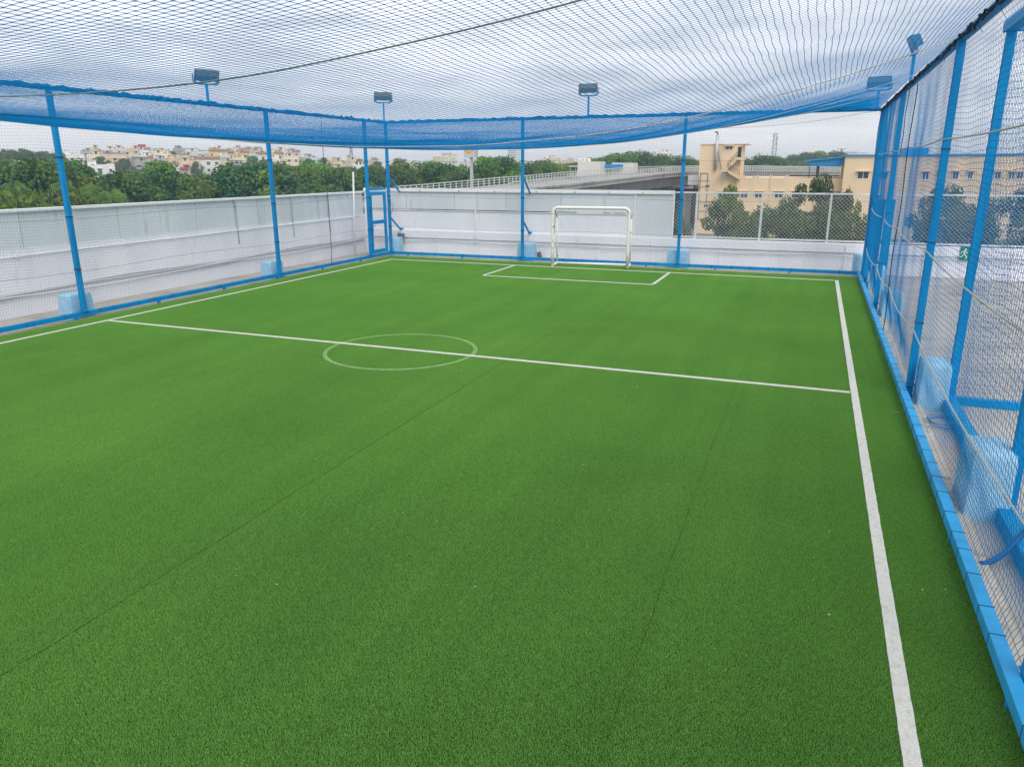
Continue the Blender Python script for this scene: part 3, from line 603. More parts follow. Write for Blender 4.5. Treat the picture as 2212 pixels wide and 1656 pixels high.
# loose cables and twine ends
tag(MB().tube(smooth_path([(XL + .02, YF + .12, 3.0), (XL - .25, YF + .5, 2.35), (XL - .22, YF + .5, 1.9), (XL - .30, YF + .45, 1.42), (XL - .02, YF + .3, 1.75), (XL + .05, YF + .15, 2.0)], 6), .008, 5).build('cable', M_dark, smooth=True), 'dark cable drooping between the corner braces beside the closed gate', 'cable')
tag(MB().tube(smooth_path([(-6.5, YF + .1, 4.85), (-3.5, YF + .3, 4.55), (-.8, YF + .2, 4.62), (XR - .1, YF, 4.93)], 8), .004, 4).build('wire', M_wire), 'thin grey wire hanging under the far top beam near the chain link corner', 'wire')
g_ = random.Random(12); tw = MB()
for k in range(46):
    y = g_.uniform(2, YF - .5); x = XR - .07; z = ZT - .09; a = g_.uniform(0, 6.28); ln = g_.uniform(.05, .22)
    tw.tube([(x, y, z), (x + .4 * ln * math.cos(a), y + .4 * ln * math.sin(a), z - ln * .5), (x + .6 * ln * math.cos(a + .6), y + .6 * ln * math.sin(a + .6), z - ln)], .003, 4)
tag(tw.build('twine_ends', M_tie), 'loose knotted twine ends hanging from the top beam beside the terrace', None, None, 'stuff')
tw = MB()
for k in range(8):
    y = g_.uniform(3.5, YF - 1); x = XR - .16; a = g_.uniform(2, 4.2); ln = g_.uniform(.04, .16)
    tw.tube([(x, y, .13), (x - .03, y + .02, .06), (x - .05 - ln * .5, y + ln * math.sin(a), .018), (x - .05 - ln * .8, y + ln * 1.4 * math.sin(a), .016)], .0022, 4)
tag(tw.build('twine_ends', M_rope), 'loose pale twine ends fraying from the base beam onto the turf', None, None, 'stuff')

# ------------------------------------------------------------------ ballast blocks at the post feet
def block(label, x, y, sx, sy, h, rz, seed):
    g_ = np.random.default_rng(seed); prof = [(0, 1.0), (.12, .99), (.55, .97), (.90, .94), (.98, .90), (1.0, .82)]; n = 20; vs = []; fs = []
    for z, s in prof:
        for k in range(n):
            a = 2 * math.pi * k / n + math.pi / n; ex = .10
            cx_ = math.copysign(abs(math.cos(a)) ** ex, math.cos(a)); cy_ = math.copysign(abs(math.sin(a)) ** ex, math.sin(a))
            vs.append((cx_ * sx / 2 * s + g_.normal(0, .004), cy_ * sy / 2 * s + g_.normal(0, .004), z * h + g_.normal(0, .004) * (z > 0)))
    for i in range(len(prof) - 1):
        for k in range(n): fs.append((i * n + k, i * n + (k + 1) % n, (i + 1) * n + (k + 1) % n, (i + 1) * n + k))
    fs.append(tuple((len(prof) - 1) * n + k for k in range(n)))
    o = MB().add(vs, fs).build('concrete_block', M_block, smooth=True); o.location = (x, y, -.06); o.rotation_euler.z = rz
    tag(o, label, 'concrete block', 'pale blue ballast blocks at the post feet')
block('pale blue concrete block behind the post beside the halfway line, left netting', XL - .34, 12.2, .42, .62, .60, .05, 1)
block('pale blue concrete block behind the left netting post nearer the corner gate', XL - .33, 19.15, .42, .60, .56, -.04, 2)
block('pale blue concrete block behind the corner post next to the closed gate', XL + .02, YF + .42, .40, .40, .72, .1, 3)
block('pale blue concrete block behind the far post left of the goal', -9.85 + .04, YF + .38, .66, .42, .70, 0, 4)
block('pale blue concrete block behind the far post right of the goal', -4.17 - .05, YF + .38, .74, .42, .66, 0, 5)
block('pale blue concrete block in the far corner under the chain link fence', XR - .10, YF + .40, .36, .40, .72, .1, 6)
block('biggest pale blue concrete block, nearest beside the open terrace, hose at its side', XR + .27, 8.25, .40, .62, .70, .02, 7)
block('pale blue concrete block on the terrace, second from the near end', XR + .27, 12.05, .40, .62, .66, -.03, 8)
block('pale blue concrete block on the terrace, third from the near end', XR + .28, 19.2, .44, .60, .62, .04, 9)
block('pale blue concrete block at the foot of the open gate leaf', XR + .24, 23.6, .44, .60, .66, 0, 10)

# ------------------------------------------------------------------ second cage on the terrace
e2 = empty('practice_cage', (3.0, 8, 0), 'second blue steel practice cage standing outside on the terrace floor', 'cage')
for (x, y) in ((2.14, 12.15), (2.10, 8.15), (2.06, 4.0), (5.2, 12.15)): part(MB().box(x - .055, x + .055, y - .055, y + .055, -.06, ZT - .02), 'post', M_blue, e2, bevel=.006)
part(MB().box(2.0, 2.18, 8.21, 12.09, -.06, .10), 'base_beam', M_blue, e2, bevel=.006); part(MB().box(1.96, 2.14, 4.06, 8.09, -.06, .10), 'base_beam', M_blue, e2, bevel=.006); part(MB().box(1.94, 2.12, -2.0, 3.94, -.06, .10), 'base_beam', M_blue, e2, bevel=.006)
part(MB().box(2.2, 5.14, 12.10, 12.20, -.06, .06), 'base_beam', M_blue, e2, bevel=.006)
part(MB().box(2.05, 2.20, -2, 12.2, ZT - .018, ZT + .12), 'top_beam', M_blue, e2, bevel=.006); part(MB().box(2.21, 5.2, 12.09, 12.2, ZT - .018, ZT + .1), 'top_beam', M_blue, e2, bevel=.006)
part(MB().box(2.048, 2.202, 12.202, 12.21, ZT - .018, ZT + .12), 'end_cap', mat('yellow_paint', (.6, .38, .05), .6), e2)
def loose_net(name, axis, c, u0, u1, seed, cellw, amp):
    nu = int((u1 - u0) / cellw); nv = int(4.8 / .064)
    U, Z = np.meshgrid(np.linspace(u0, u1, nu + 1), np.linspace(.1, 4.9, nv + 1), indexing='ij')
    par = ((np.arange(nu + 1)[:, None] + np.arange(nv + 1)[None]) % 2) * 2 - 1
    g_ = np.random.default_rng(seed)
    U = U + .09 * snoise(U * .8, Z * .8, seed) + par * .012 + g_.normal(0, .006, U.shape); Z = Z + .06 * snoise(U * 1.4, Z, seed + 1) + g_.normal(0, .008, U.shape)
    Nn = c + amp * snoise(U * 1.1, Z * .5, seed + 2) + g_.normal(0, .004, U.shape)
    P = np.stack([Nn, U, Z], -1) if axis == 'y' else np.stack([U, Nn, Z], -1)
    return merge([strands(P, .0020, (1, 0, 0) if axis == 'y' else (0, 1, 0)), strands(np.swapaxes(P, 0, 1), .0020, (1, 0, 0) if axis == 'y' else (0, 1, 0))])
e3 = empty('loose_net', (3, 12.1, 2.5), 'crumpled blue net gathered across the far end of the terrace practice cage', 'net', 'blue nets of the cage')
o = link('netting', raw_mesh('netting', *loose_net('n', 'x', 12.05, 2.2, 5.2, 61, .062, .12), M_net), e3); o.location = -e3.location; o['kind'] = 'stuff'
e4 = empty('loose_net', (2.2, 6, 2.5), 'crumpled blue net hanging along the long side of the terrace practice cage', 'net', 'blue nets of the cage')
o = link('netting', raw_mesh('netting', *loose_net('n', 'y', 2.32, -1.0, 8.0, 71, .085, .06), M_net), e4); o.location = -e4.location; o['kind'] = 'stuff'
# hose hanging over the practice cage beam, and a coil by the second block
hp = [(1.66, 6.9, -.02), (1.74, 6.95, -.01), (1.88, 7.1, .04), (2.02, 7.25, .18), (2.20, 7.3, .50), (2.27, 7.35, .85), (2.24, 7.4, 1.25)]
tag(MB().tube(smooth_path(hp, 8), .024, 8).build('hose', mat('blue_hose', (.01, .10, .30), .5), smooth=True), 'dark blue hose drooping over the practice cage beam onto the terrace', 'hose')
coil = [(XR + .30 + (.17 + .02 * math.sin(a * 1.7)) * math.cos(a), 11.0 + (.26 + .02 * math.sin(a * 1.3)) * math.sin(a), -.04 + .004 * a) for a in np.linspace(0, 6 * math.pi, 70)]
tag(MB().tube(coil, .006, 5).build('rope_coil', M_net, smooth=True), 'loose coil of blue rope lying beside the second terrace block', 'rope')

# exit sign on the far parapet
xa, xb = at_y(2075, 540, YW - .1).x, at_y(2118, 540, YW - .1).x; za = at_y(2085, 562, YW - .1).z; zb = at_y(2085, 534, YW - .1).z
es = empty('exit_sign', ((xa + xb) / 2, YW - .08, (za + zb) / 2), 'green emergency exit sign with white running figure on the white parapet', 'sign')
W_, H_ = (xb - xa) / 2, (zb - za) / 2
MB().box(-W_, W_, -.008, .008, -H_, H_).build('board', mat('sign_green', (.0, .22, .09), .5), es)
fig = MB(); y_ = -.0105
def poly2(pts): fig.add([(x * H_, y_, z * H_) for x, z in pts] + [(x * H_, y_ + .002, z * H_) for x, z in pts], [tuple(range(len(pts))), tuple(range(2 * len(pts) - 1, len(pts) - 1, -1))])
ox = -.75
poly2([(ox + .12 + .16 * math.cos(a), .62 + .16 * math.sin(a)) for a in np.linspace(0, 6.28, 13)[:-1]])
for pts in ([(-.15, .42), (.12, .45), (.10, -.1), (-.12, -.1)], [(.12, .42), (.5, .1), (.42, 0), (.1, .28)], [(-.15, .40), (-.5, .25), (-.55, -.05), (-.43, -.05), (-.4, .15), (-.1, .25)], [(-.02, -.1), (.14, -.1), (.45, -.42), (.35, -.85), (.22, -.82), (.28, -.45)], [(-.12, -.1), (.02, -.1), (-.22, -.55), (-.62, -.55), (-.62, -.42), (-.3, -.42)]): poly2([(x + ox, z) for x, z in pts])
poly2([(.55, -.8), (1.25, -.8), (1.25, .75), (.55, .75)])
fig.build('running_figure', mat('sign_white', (.8, .8, .8), .5), es)

# ------------------------------------------------------------------ goal
ge = empty('goal', (-6.97, 24.76, 0), 'white tubular goal frame with chipped rusty paint and no net', 'goal')
ge.rotation_euler.z = math.atan2(.30, 2.55)
GW, GH = 1.29, 2.01; R = .052
def arc(c, r, a0, a1, f, n=7): return [f(c[0] + r * math.cos(a0 + (a1 - a0) * i / n), c[1] + r * math.sin(a0 + (a1 - a0) * i / n)) for i in range(n + 1)]
fx = lambda x, z: (x, 0, z)
pts = [(-GW, 0, .10)] + [(-GW, 0, z) for z in (.6, 1.2)] + arc((-GW + .17, GH - .17), .17, math.pi, math.pi / 2, fx) + arc((GW - .17, GH - .17), .17, math.pi / 2, 0, fx) + [(GW, 0, 1.2), (GW, 0, .6), (GW, 0, .10)]
MB().tube(pts, R, 12).build('front_frame', M_goal, ge, smooth=True)
for s in (-1, 1):
    p = smooth_path([(s * GW, 0, .16), (s * GW, .02, .07), (s * GW, .10, .05), (s * GW, .55, .05), (s * GW, .80, .05)], 5)
    MB().tube(p, R * .9, 10).build('side_foot', M_goal, ge, smooth=True)
    MB().tube([(s * GW, .83, .05), (s * (GW - .0), .70, 1.66)], .026, 8).build('rear_upright', M_goal, ge, smooth=True)
    MB().tube([(s * (GW - .05), .03, 1.97), (s * GW, .70, 1.66)], .028, 8).build('top_stay', M_goal, ge, smooth=True)
MB().tube([(-GW - .02, .82, .05), (GW + .02, .82, .05)], R * .9, 10).build('rear_bar', M_goal, ge, smooth=True)

# ------------------------------------------------------------------ floodlights over the cage
def floodlight(label, x, y, zb, h, face, tilt=.5, wdt=.62, col=M_grey):
    e = empty('floodlight', (x, y, zb), label, 'floodlight', 'floodlights on poles above the cage')
    e.rotation_euler.z = face                                   # local -Y looks at the pitch
    MB().box(-.03, .03, -.03, .03, 0, h).build('pole', M_blue, e, bevel=.004)
    MB().box(-wdt * .42, wdt * .42, -.045, .045, h + .001, h + .035).build('cross_arm', M_blue, e)
    y2 = MB(); s = wdt / 2 + .01
    for sg in (-1, 1): y2.box(sg * s - .008, sg * s + .008, -.025, .025, h + .06, h + .26).bar((sg * wdt * .36, 0, h + .042), (sg * s, 0, h + .075), .014, .05)
    y2.build('yoke', M_grey, e)
    hd = MB(); rows = [(-.11, .05, .15), (.11, .05, .15)]
    hd.add([(sx * wdt / 2 * k, yy, zz) for (yy, zz, k) in ((-.10, -.14, 1), (-.10, .17, 1), (.09, .12, .8), (.09, -.10, .8)) for sx in (-1, 1)], [(0, 2, 3, 1), (4, 6, 7, 5), (0, 1, 7, 6), (2, 4, 5, 3), (0, 6, 4, 2), (1, 3, 5, 7)])
    o = hd.build('head', col, e, bevel=.01); o.location.z = h + .25; o.rotation_euler.x = tilt
    g_ = MB().box(-wdt / 2 + .03, wdt / 2 - .03, -.106, -.101, -.115, .015).build('lamp_glass', M_lampglass, o)
    MB().box(-wdt / 2 + .03, wdt / 2 - .03, -.106, -.101, .017, .145).build('reflector', M_lampref, o)
    return e
floodlight('grey floodlight on a blue pole above the cage side along the cable-hung parapet', XL - .02, 16.8, ZT + .002, .44, rad(62), .55, .66)
floodlight('grey floodlight on the corner post above the closed gate', XL - .06, YF + .02, ZT + .002, .64, rad(30), .35, .66)
floodlight('grey floodlight above the cage side behind the goal', -7.47, YF + .0, ZT + .002, .62, rad(2), .3, .66)
floodlight('blue floodlight seen edge on above the open terrace side of the cage', XR + .05, 19.2, ZT + .002, .60, rad(-86), .45, .50, M_lampblue)
floodlight('blue floodlight on the far corner post above the chain link fence', XR - .18, YF + .0, ZT + .002, .46, rad(-12), .2, .66, M_lampblue)

# ------------------------------------------------------------------ BEIGE BUILDING beyond the parapet
YB = 135.0
def q(x, y, Y=YB): p = at_y(x, y, Y); return p.x, p.z
def c6(x, y): return ((2600 + x / 2.212) * .54, (500 + y / 2.212) * .54)
def c1(x, y): return ((2700 + x / 3.942) * .54, (560 + y / 3.942) * .54)
def c2(x, y): return ((3100 + x / 3.943) * .54, (560 + y / 3.943) * .54)
def c3(x, y): return ((3500 + x / 3.312) * .54, (560 + y / 3.312) * .54)
def win(mb_parent, fn, x0_, y0_, x1_, y1_, Yf, hood=True, mull=1):
    """a window set into a facade at plane Y=Yf: recessed dark glass, pale frame, sunshade"""
    xa, zb_ = q(*fn(x0_, y0_), Yf); xb, za_ = q(*fn(x1_, y1_), Yf)
    f = part(MB().box(xa - .07, xb + .07, Yf - .06, Yf - .003, za_ - .09, za_ - .001).box(xa - .06, xa - .001, Yf - .04, Yf - .003, za_, zb_).box(xb + .001, xb + .06, Yf - .04, Yf - .003, za_, zb_), 'window', M_coping, mb_parent)
    if mull: 
        for k in range(1, mull + 1):
            xm = xa + (xb - xa) * k / (mull + 1); MBm = MB().box(xm - .04, xm + .04, Yf - .035, Yf - .021, za_ + .001, zb_ - .001); o = MBm.build('mullion', M_coping, f)
    MB().box(xa + .001, xb - .001, Yf - .02, Yf - .004, za_ + .001, zb_ - .001).build('pane', M_glass, f)
    if hood: MB().box(xa - .25, xb + .25, Yf - .55, Yf - .003, zb_ + .10, zb_ + .22).build('sunshade', M_beige, f)
    return f
bb = empty('office_building', (40, YB, GZ), 'long beige office building with stair tower and blue roof shed', 'building')
xL0, _ = q(*c1(370, 800)); xR0 = q(1828, 400)[0]; zPar = q(1650, 384.5)[1]; zRoof = zPar - 1.0
part(MB().box(xL0, xR0, YB, YB + 22, GZ - .2, zPar), 'main_block', M_beige, bb)
xT0, zT = q(*c1(405, 78)); xT1 = q(*c1(1055, 78))[0]
part(MB().box(xT0, xT1, YB + .0, YB + 7, zPar + .002, zT), 'stair_tower', M_beige, bb)
part(MB().box(xT0 - .1, xT1 + 1.0, YB - .12, YB + 7.1, zT + .002, zT + .14), 'roof_slab', M_beige, bb)
# parapet merlons
for xa_, xb_ in ((1050, 1112), (1280, 1335), (1490, 1540), (1740, 1805)):
    a, _z = q(*c1(xa_, 540)); b, _z = q(*c1(xb_, 540)); part(MB().box(a, b, YB, YB + .25, zPar + .002, zPar + .42), 'parapet_stub', M_beige, bb)
for xa_, xb_ in ((1115, 1278), (1337, 1488), (1542, 1738)):
    a, _z = q(*c1(xa_, 540)); b, _z = q(*c1(xb_, 540)); part(MB().box(a, b, YB + .1, YB + .16, zPar + .25, zPar + .33), 'parapet_rail', M_coping, bb)
for xc in (945, 1495): a, _z = q(*c1(xc, 700)); part(MB().box(a - .05, a + .05, YB - .06, YB - .003, GZ, zPar - .1), 'downpipe', mat('beige_pipe', (.5, .36, .24), .7), bb)
win(bb, c1, 808, 105, 905, 150, YB); win(bb, c1, 482, 712, 545, 750, YB, False); win(bb, c1, 455, 1018, 522, 1058, YB, False)
for a, b in ((685, 800), (1040, 1140), (1270, 1370), (1580, 1698), (1850, 1975), (2220, 2330), (2420, 2500)):
    win(bb, c1, a, 822, b, 910, YB); win(bb, c1, a, 1130, b, 1230, YB)
xa, zb_ = q(*c1(998, 108)); xb, za_ = q(*c1(1042, 272))
part(MB().box(xa, xb, YB - .05, YB - .003, za_, zb_), 'door', M_black, bb)
xa, zb_ = q(*c1(760, 495)); xb, za_ = q(*c1(795, 575)); part(MB().box(xa, xb, YB - .05, YB - .003, za_, zb_), 'door', M_coping, bb)
# outside stair: landing, two flights
def flight(p0, p1, n, wd, nm):
    mb = MB(); 
    for i in range(n):
        xa_ = p0[0] + (p1[0] - p0[0]) * i / n; xb_ = p0[0] + (p1[0] - p0[0]) * (i + 1) / n; zt_ = p0[1] + (p1[1] - p0[1]) * (i + 1) / n
        mb.box(min(xa_, xb_), max(xa_, xb_), YB - wd, YB - .06, zt_ - .45, zt_)
    part(mb, nm, M_beige, bb)
    rl = MB()
    for hh in (.5, .95): rl.bar((p0[0], YB - wd + .05, p0[1] + hh), (p1[0], YB - wd + .05, p1[1] + hh), .05)
    for i in range(0, n + 1, 2): t = i / n; x_ = p0[0] + (p1[0] - p0[0]) * t; z_ = p0[1] + (p1[1] - p0[1]) * t; rl.bar((x_, YB - wd + .05, z_), (x_, YB - wd + .05, z_ + .95), .05)
    part(rl, 'stair_railing', M_black, bb)
flight(q(*c1(1030, 585)), q(*c1(850, 480)), 12, 1.3, 'lower_flight'); 
a, z_ = q(*c1(752, 482)); b, _z = q(*c1(858, 482)); part(MB().box(a, b, YB - 2.4, YB - .06, z_ - .2, z_), 'landing', M_beige, bb)
flight(q(*c1(830, 445)), q(*c1(985, 290)), 12, 1.2, 'upper_flight')
a, z_ = q(*c1(985, 290)); b, _z = q(*c1(1115, 290)); part(MB().box(a + .01, b, YB - 1.3, YB - .06, z_ - .25, z_), 'landing', M_beige, bb)
a, z_ = q(*c1(640, 460)); b, zt_ = q(*c1(640, -80)); part(MB().tube([(a, YB - .35, z_), (a, YB - .35, zt_)], .28, 12), 'flue', M_galv, bb, smooth=True)
part(MB().tube([(a, YB - .35, zt_), (a, YB - .35, zt_ + .35), (a - .45, YB - .35, zt_ + .45)], .12, 8), 'flue_cap', M_black, bb)
a, z_ = q(*c1(622, 455)); b, zt_ = q(*c1(622, 205)); part(MB().bar((a, YB - .3, z_), (a, YB - .3, zt_), .12), 'pipe', M_black, bb); c_, z2_ = q(*c1(735, 460)); part(MB().bar((a + .3, YB - .3, z_ + 3.4), (c_, YB - .3, z2_), .08), 'stay_bar', M_black, bb)
pipe = MB(); ring = [c1(405, 525), c1(520, 525), c1(485, 1245), c1(360, 1245), c1(405, 525)]
for i in range(4): (xa, za_), (xb, zb_) = q(*ring[i]), q(*ring[i + 1]); pipe.bar((xa, YB - .08, za_), (xb, YB - .08, zb_), .06)
for yy in (640, 740, 980, 1120): (xa, za_), (xb, zb_) = q(*c1(390 - (yy - 640) * .05, yy)), q(*c1(548, yy)); pipe.bar((xa, YB - .08, za_), (xb, YB - .08, zb_), .045)
part(pipe, 'wall_pipes', M_black, bb)
# right wing, roof shed, windows
YWg = YB - 3
xw0, zw = q(1827, 337.5, YWg); xw1 = q(2330, 337, YWg)[0]
part(MB().box(xw0, xw1, YWg, YWg + 24, GZ - .2, zw), 'right_wing', M_beige, bb)
part(MB().box(xw0 - .3, xw1, YWg - .25, YWg + 24.2, zw + .002, zw + .22), 'roof_slab', M_bluesheet, bb)
win(bb, c6, 1842, 418, 1930, 474, YWg); 
for a, b, y0_, y1_ in ((640, 700, 428, 522), (860, 905, 428, 520), (1045, 1098, 424, 515), (1240, 1288, 424, 510), (1600, 1650, 430, 515), (1790, 1830, 430, 515), (600, 650, 785, 860), (1900, 1950, 430, 515)): win(bb, c3, a, y0_, b, y1_, YWg, True, 1)
win(bb, c3, 35, 428, 160, 515, YWg)
a, zt_ = q(*c3(380, 105), YWg + 6); b, zb_ = q(*c3(695, 232), YWg + 6)
part(MB().box(a, b, YWg + 6, YWg + 10, zw + .23, zt_), 'roof_booth', M_bluesheet, bb)
a2, _z = q(*c3(690, 90), YWg + 6); b2, z_ = q(*c3(840, 80), YWg + 6); part(MB().box(b + .02, b2, YWg + 6, YWg + 10, zw + .23, zt_ + .1), 'roof_booth', M_whitebld, bb)
rl = MB(); a, z_ = q(*c3(1240, 185), YWg + .4); b, _z = q(*c3(1445, 185), YWg + .4)
for i in range(9): x_ = a + (b - a) * i / 8; rl.box(x_ - .05, x_ + .05, YWg + .35, YWg + .45, zw + .23, z_)
rl.box(a - .1, b + .1, YWg + .34, YWg + .46, z_ + .002, z_ + .1); part(rl, 'roof_railing', M_rail, bb)
# blue shed roof over the flat roof
sL, sLz = q(*c6(1365, 312), YB + 1); sR, sRz = q(*c6(1740, 276), YB + 1)
sh = MB(); ys0, ys1 = YB + .6, YB + 14
sh.add([(sL, ys0, sLz), (sR, ys0, sRz), (sR, ys1, sRz), (sL, ys1, sLz), (sL, ys0, sLz - .22), (sR, ys0, sRz - .22), (sR, ys1, sRz - .22), (sL, ys1, sLz - .22)], [(0, 1, 2, 3), (7, 6, 5, 4), (0, 4, 5, 1), (1, 5, 6, 2), (2, 6, 7, 3), (3, 7, 4, 0)])
part(sh, 'shed_roof', M_bluesheet, bb)
f0, fz0 = q(*c6(1418, 320), YB + 1); f1, fz1 = q(*c6(1728, 362), YB + 1); tR = q(*c6(1728, 292), YB + 1)[1]
fa = MB(); nr = 40
for i in range(nr):   # corrugated fascia
    xa = f0 + (f1 - f0) * i / nr; xb = f0 + (f1 - f0) * (i + 1) / nr; za_ = fz0 + (tR - fz0) * i / nr; zb_ = fz0 + (tR - fz0) * (i + 1) / nr; yo = .08 * (i % 2)
    fa.add([(xa, YB + .9 + yo, fz1), (xb, YB + .9 + .08 - yo, fz1), (xb, YB + .9 + .08 - yo, zb_), (xa, YB + .9 + yo, za_)], [(0, 1, 2, 3)])
part(fa, 'shed_fascia', M_bluesheet, bb)
for xx, wv in ((1485, .45), (1411, .12)): a, z_ = q(*c6(xx, 400), YB + 1.2); part(MB().box(a - wv / 2, a + wv / 2, YB + 1.1, YB + 1.1 + wv, zRoof, fz1 + .3), 'shed_column', M_black, bb)

# person on the roof behind the parapet
px_, pz_ = q(*c1(1245, 575), YB + .9); 
pe = empty('person', (px_, YB + .9, zPar - .55), 'person in a dark green shirt standing on the beige roof behind its parapet', 'person')
def loft(rings, n=10):
    mb = MB()
    for (x, y, z, rx, ry) in rings:
        for k in range(n): a = 2 * math.pi * k / n; mb.v.append((x + rx * math.cos(a), y + ry * math.sin(a), z))
    for i in range(len(rings) - 1):
        for k in range(n): mb.f.append((i * n + k, i * n + (k + 1) % n, (i + 1) * n + (k + 1) % n, (i + 1) * n + k)); mb.m.append(0)
    mb.f.append(tuple(range(n))[::-1]); mb.m.append(0); mb.f.append(tuple((len(rings) - 1) * n + k for k in range(n))); mb.m.append(0)
    return mb
M_skin = mat('skin', (.20, .11, .07), .6); M_shirt = mat('green_shirt', (.03, .07, .05), .9)
body = bpy.data.meshes.new('body'); bv = [(0, 0, -.05), (0, 0, .2), (0, 0, .48), (0, 0, .60), (0, 0, .70), (-.2, 0, .46), (-.27, -.02, .2), (-.24, -.15, 0), (.2, 0, .46), (.27, -.02, .2), (.24, -.15, 0), (-.1, 0, -.08), (-.11, 0, -.5), (-.11, 0, -.44 - .5), (.1, 0, -.08), (.11, 0, -.5), (.11, 0, -.94)]
body.from_pydata(bv, [(0, 1), (1, 2), (2, 3), (3, 4), (2, 5), (5, 6), (6, 7), (2, 8), (8, 9), (9, 10), (0, 11), (11, 12), (12, 13), (0, 14), (14, 15), (15, 16)], [])
body.materials.append(M_shirt); bo = link('body', body, pe); sk = bo.modifiers.new('skin', 'SKIN')
rr = [(.15, .11), (.15, .11), (.17, .11), (.06, .06), (.10, .11), (.07, .07), (.05, .05), (.035, .035), (.07, .07), (.05, .05), (.035, .035), (.09, .09), (.065, .065), (.045, .045), (.09, .09), (.065, .065), (.045, .045)]
for v, r_ in zip(body.skin_vertices[0].data, rr): v.radius = r_
body.skin_vertices[0].data[0].use_root = True
bo.modifiers.new('sub', 'SUBSURF').render_levels = 1
loft([(0, 0, .66, .05, .06), (0, -.01, .72, .085, .10), (0, -.01, .80, .09, .105), (0, 0, .88, .06, .07)]).build('head', M_skin, pe, smooth=True)
loft([(0, .02, .76, .095, .10), (0, .01, .84, .097, .11), (0, .01, .91, .06, .07)]).build('hair', M_black, pe, smooth=True)

# ------------------------------------------------------------------ FLYOVER
def rp(x, y): return (1080 + x * .1953, 313.2 + y * .1953)
nearE = [(760, 428, 78), (920, 413, 85), (1080, 400, 93), (1127, 391.5, 97), (1250, 380.6, 112), (1369, 369, 128), (1478, 359.5, 146), (1600, 359, 166), (1750, 361, 190), (1880, 363, 212), (2050, 364, 240), (2212, 365, 270)]
farE = [(760, 409, 92), (920, 398, 100), (1080, 383.5, 108), (1127, 380.4, 112), (1226, 371.5, 124), (1367, 361.5, 142), (1500, 358.5, 160), (1610, 358.3, 180), (1755, 360, 204), (1880, 362, 226), (2050, 363, 254), (2212, 364, 284)]
nP = smooth_path([at_d(*p) for p in nearE], 10); fP = smooth_path([at_d(*p) for p in farE], 10)
fe = empty('flyover', (0, 0, GZ), 'curving concrete flyover with pale railings passing behind the white parapet', 'flyover')
deck = MB(); RH = 1.15; vs = []
for a, b in zip(nP, fP):
    a = a - Vector((0, 0, RH)); b = b - Vector((0, 0, RH)); d = (b - a)
    vs += [a, b, b + Vector((0, 0, -.5)), a + d * .80 + Vector((0, 0, -.9)), a + d * .68 + Vector((0, 0, -2.3)), a + d * .32 + Vector((0, 0, -2.3)), a + d * .20 + Vector((0, 0, -.95)), a + Vector((0, 0, -.6))]
fs = []; nn = len(nP)
for i in range(nn - 1):
    for k in range(8): fs.append((i * 8 + k, i * 8 + (k + 1) % 8, (i + 1) * 8 + (k + 1) % 8, (i + 1) * 8 + k))
deck.add(vs, fs); part(deck, 'deck', M_fly, fe)
for edge, nm in ((nP, 'near'), (fP, 'far')):
    kb = MB(); rl = MB(); acc = 0; nxt = 0
    for i in range(len(edge) - 1):
        a, b = edge[i], edge[i + 1]; dn_ = Vector((0, 0, 1))
        for hh, w_ in ((0, .10), (.32, .06), (.64, .06)): rl.bar(a - dn_ * hh, b - dn_ * hh, w_)
        kb.bar(a - dn_ * (RH - .08), b - dn_ * (RH - .08), .32, .24)
        Ls = (b - a).length
        while nxt < acc + Ls:
            p = a.lerp(b, (nxt - acc) / Ls); rl.bar(p - dn_ * .96, p - dn_ * .05, .11); nxt += .95
        acc += Ls
    part(kb, 'kerb', M_fly, fe); o = part(rl, 'railing', M_rail, fe)
for x, d in ((1330, 131), (1475, 153), (1640, 183), (1800, 212), (1100, 103)):
    i = min(range(nn), key=lambda j: abs((nP[j] + fP[j] - 2 * at_d(x, 380, d)).length)); c_ = (nP[i] + fP[i]) / 2
    part(MB().box(c_.x - .8, c_.x + .8, c_.y - .8, c_.y + .8, GZ - .3, c_.z - RH - 2.2), 'pier', M_fly, fe)

# white service block with blue canopy beyond the flyover
def block_at(par, nm, x0_, y0_, x1_, y1_, d, depth, mt, zb_=None, **k):
    p = at_d((x0_ + x1_) / 2, y0_, d); Y = p.y; a = at_y(x0_, y0_, Y); b = at_y(x1_, y1_, Y)
    return part(MB().box(a.x, b.x, Y, Y + depth, b.z if zb_ is None else zb_, a.z), nm, mt, par, **k)
p0 = at_d(1300, 360, 178)
sb = empty('service_building', (p0.x, p0.y, GZ), 'white boxy service building with blue canopy beyond the flyover railing', 'building')
block_at(sb, 'white_tower', 1248, 349, 1295, 380, 175, 5, M_whitebld, GZ - .3); block_at(sb, 'white_block', 1321, 352, 1367, 372, 180, 5, M_whitebld, GZ - .3)
block_at(sb, 'blue_canopy', 1295.4, 355, 1340, 362.5, 178, 4, M_bluesheet); block_at(sb, 'side_canopy', 1226, 358, 1247.6, 360.5, 176, 3, M_rail); block_at(sb, 'low_wall', 1226, 374, 1247.6, 392, 175, 1, M_whitebld)
block_at(sb, 'emblem', 1275, 351.5, 1281, 361, 174.9, .08, M_bluesheet)
for xx in (1253, 1262, 1272): p = at_d(xx, 347, 176); part(MB().lathe([(.5, -.4), (.5, .2), (.3, .45), (.1, .5)], (p.x, p.y, p.z), 10), 'water_tank', M_whitebld, sb)
for xx in (1231, 1243): block_at(sb, 'canopy_post', xx, 360.6, xx + 1, 375, 176.5, .2, M_rail)

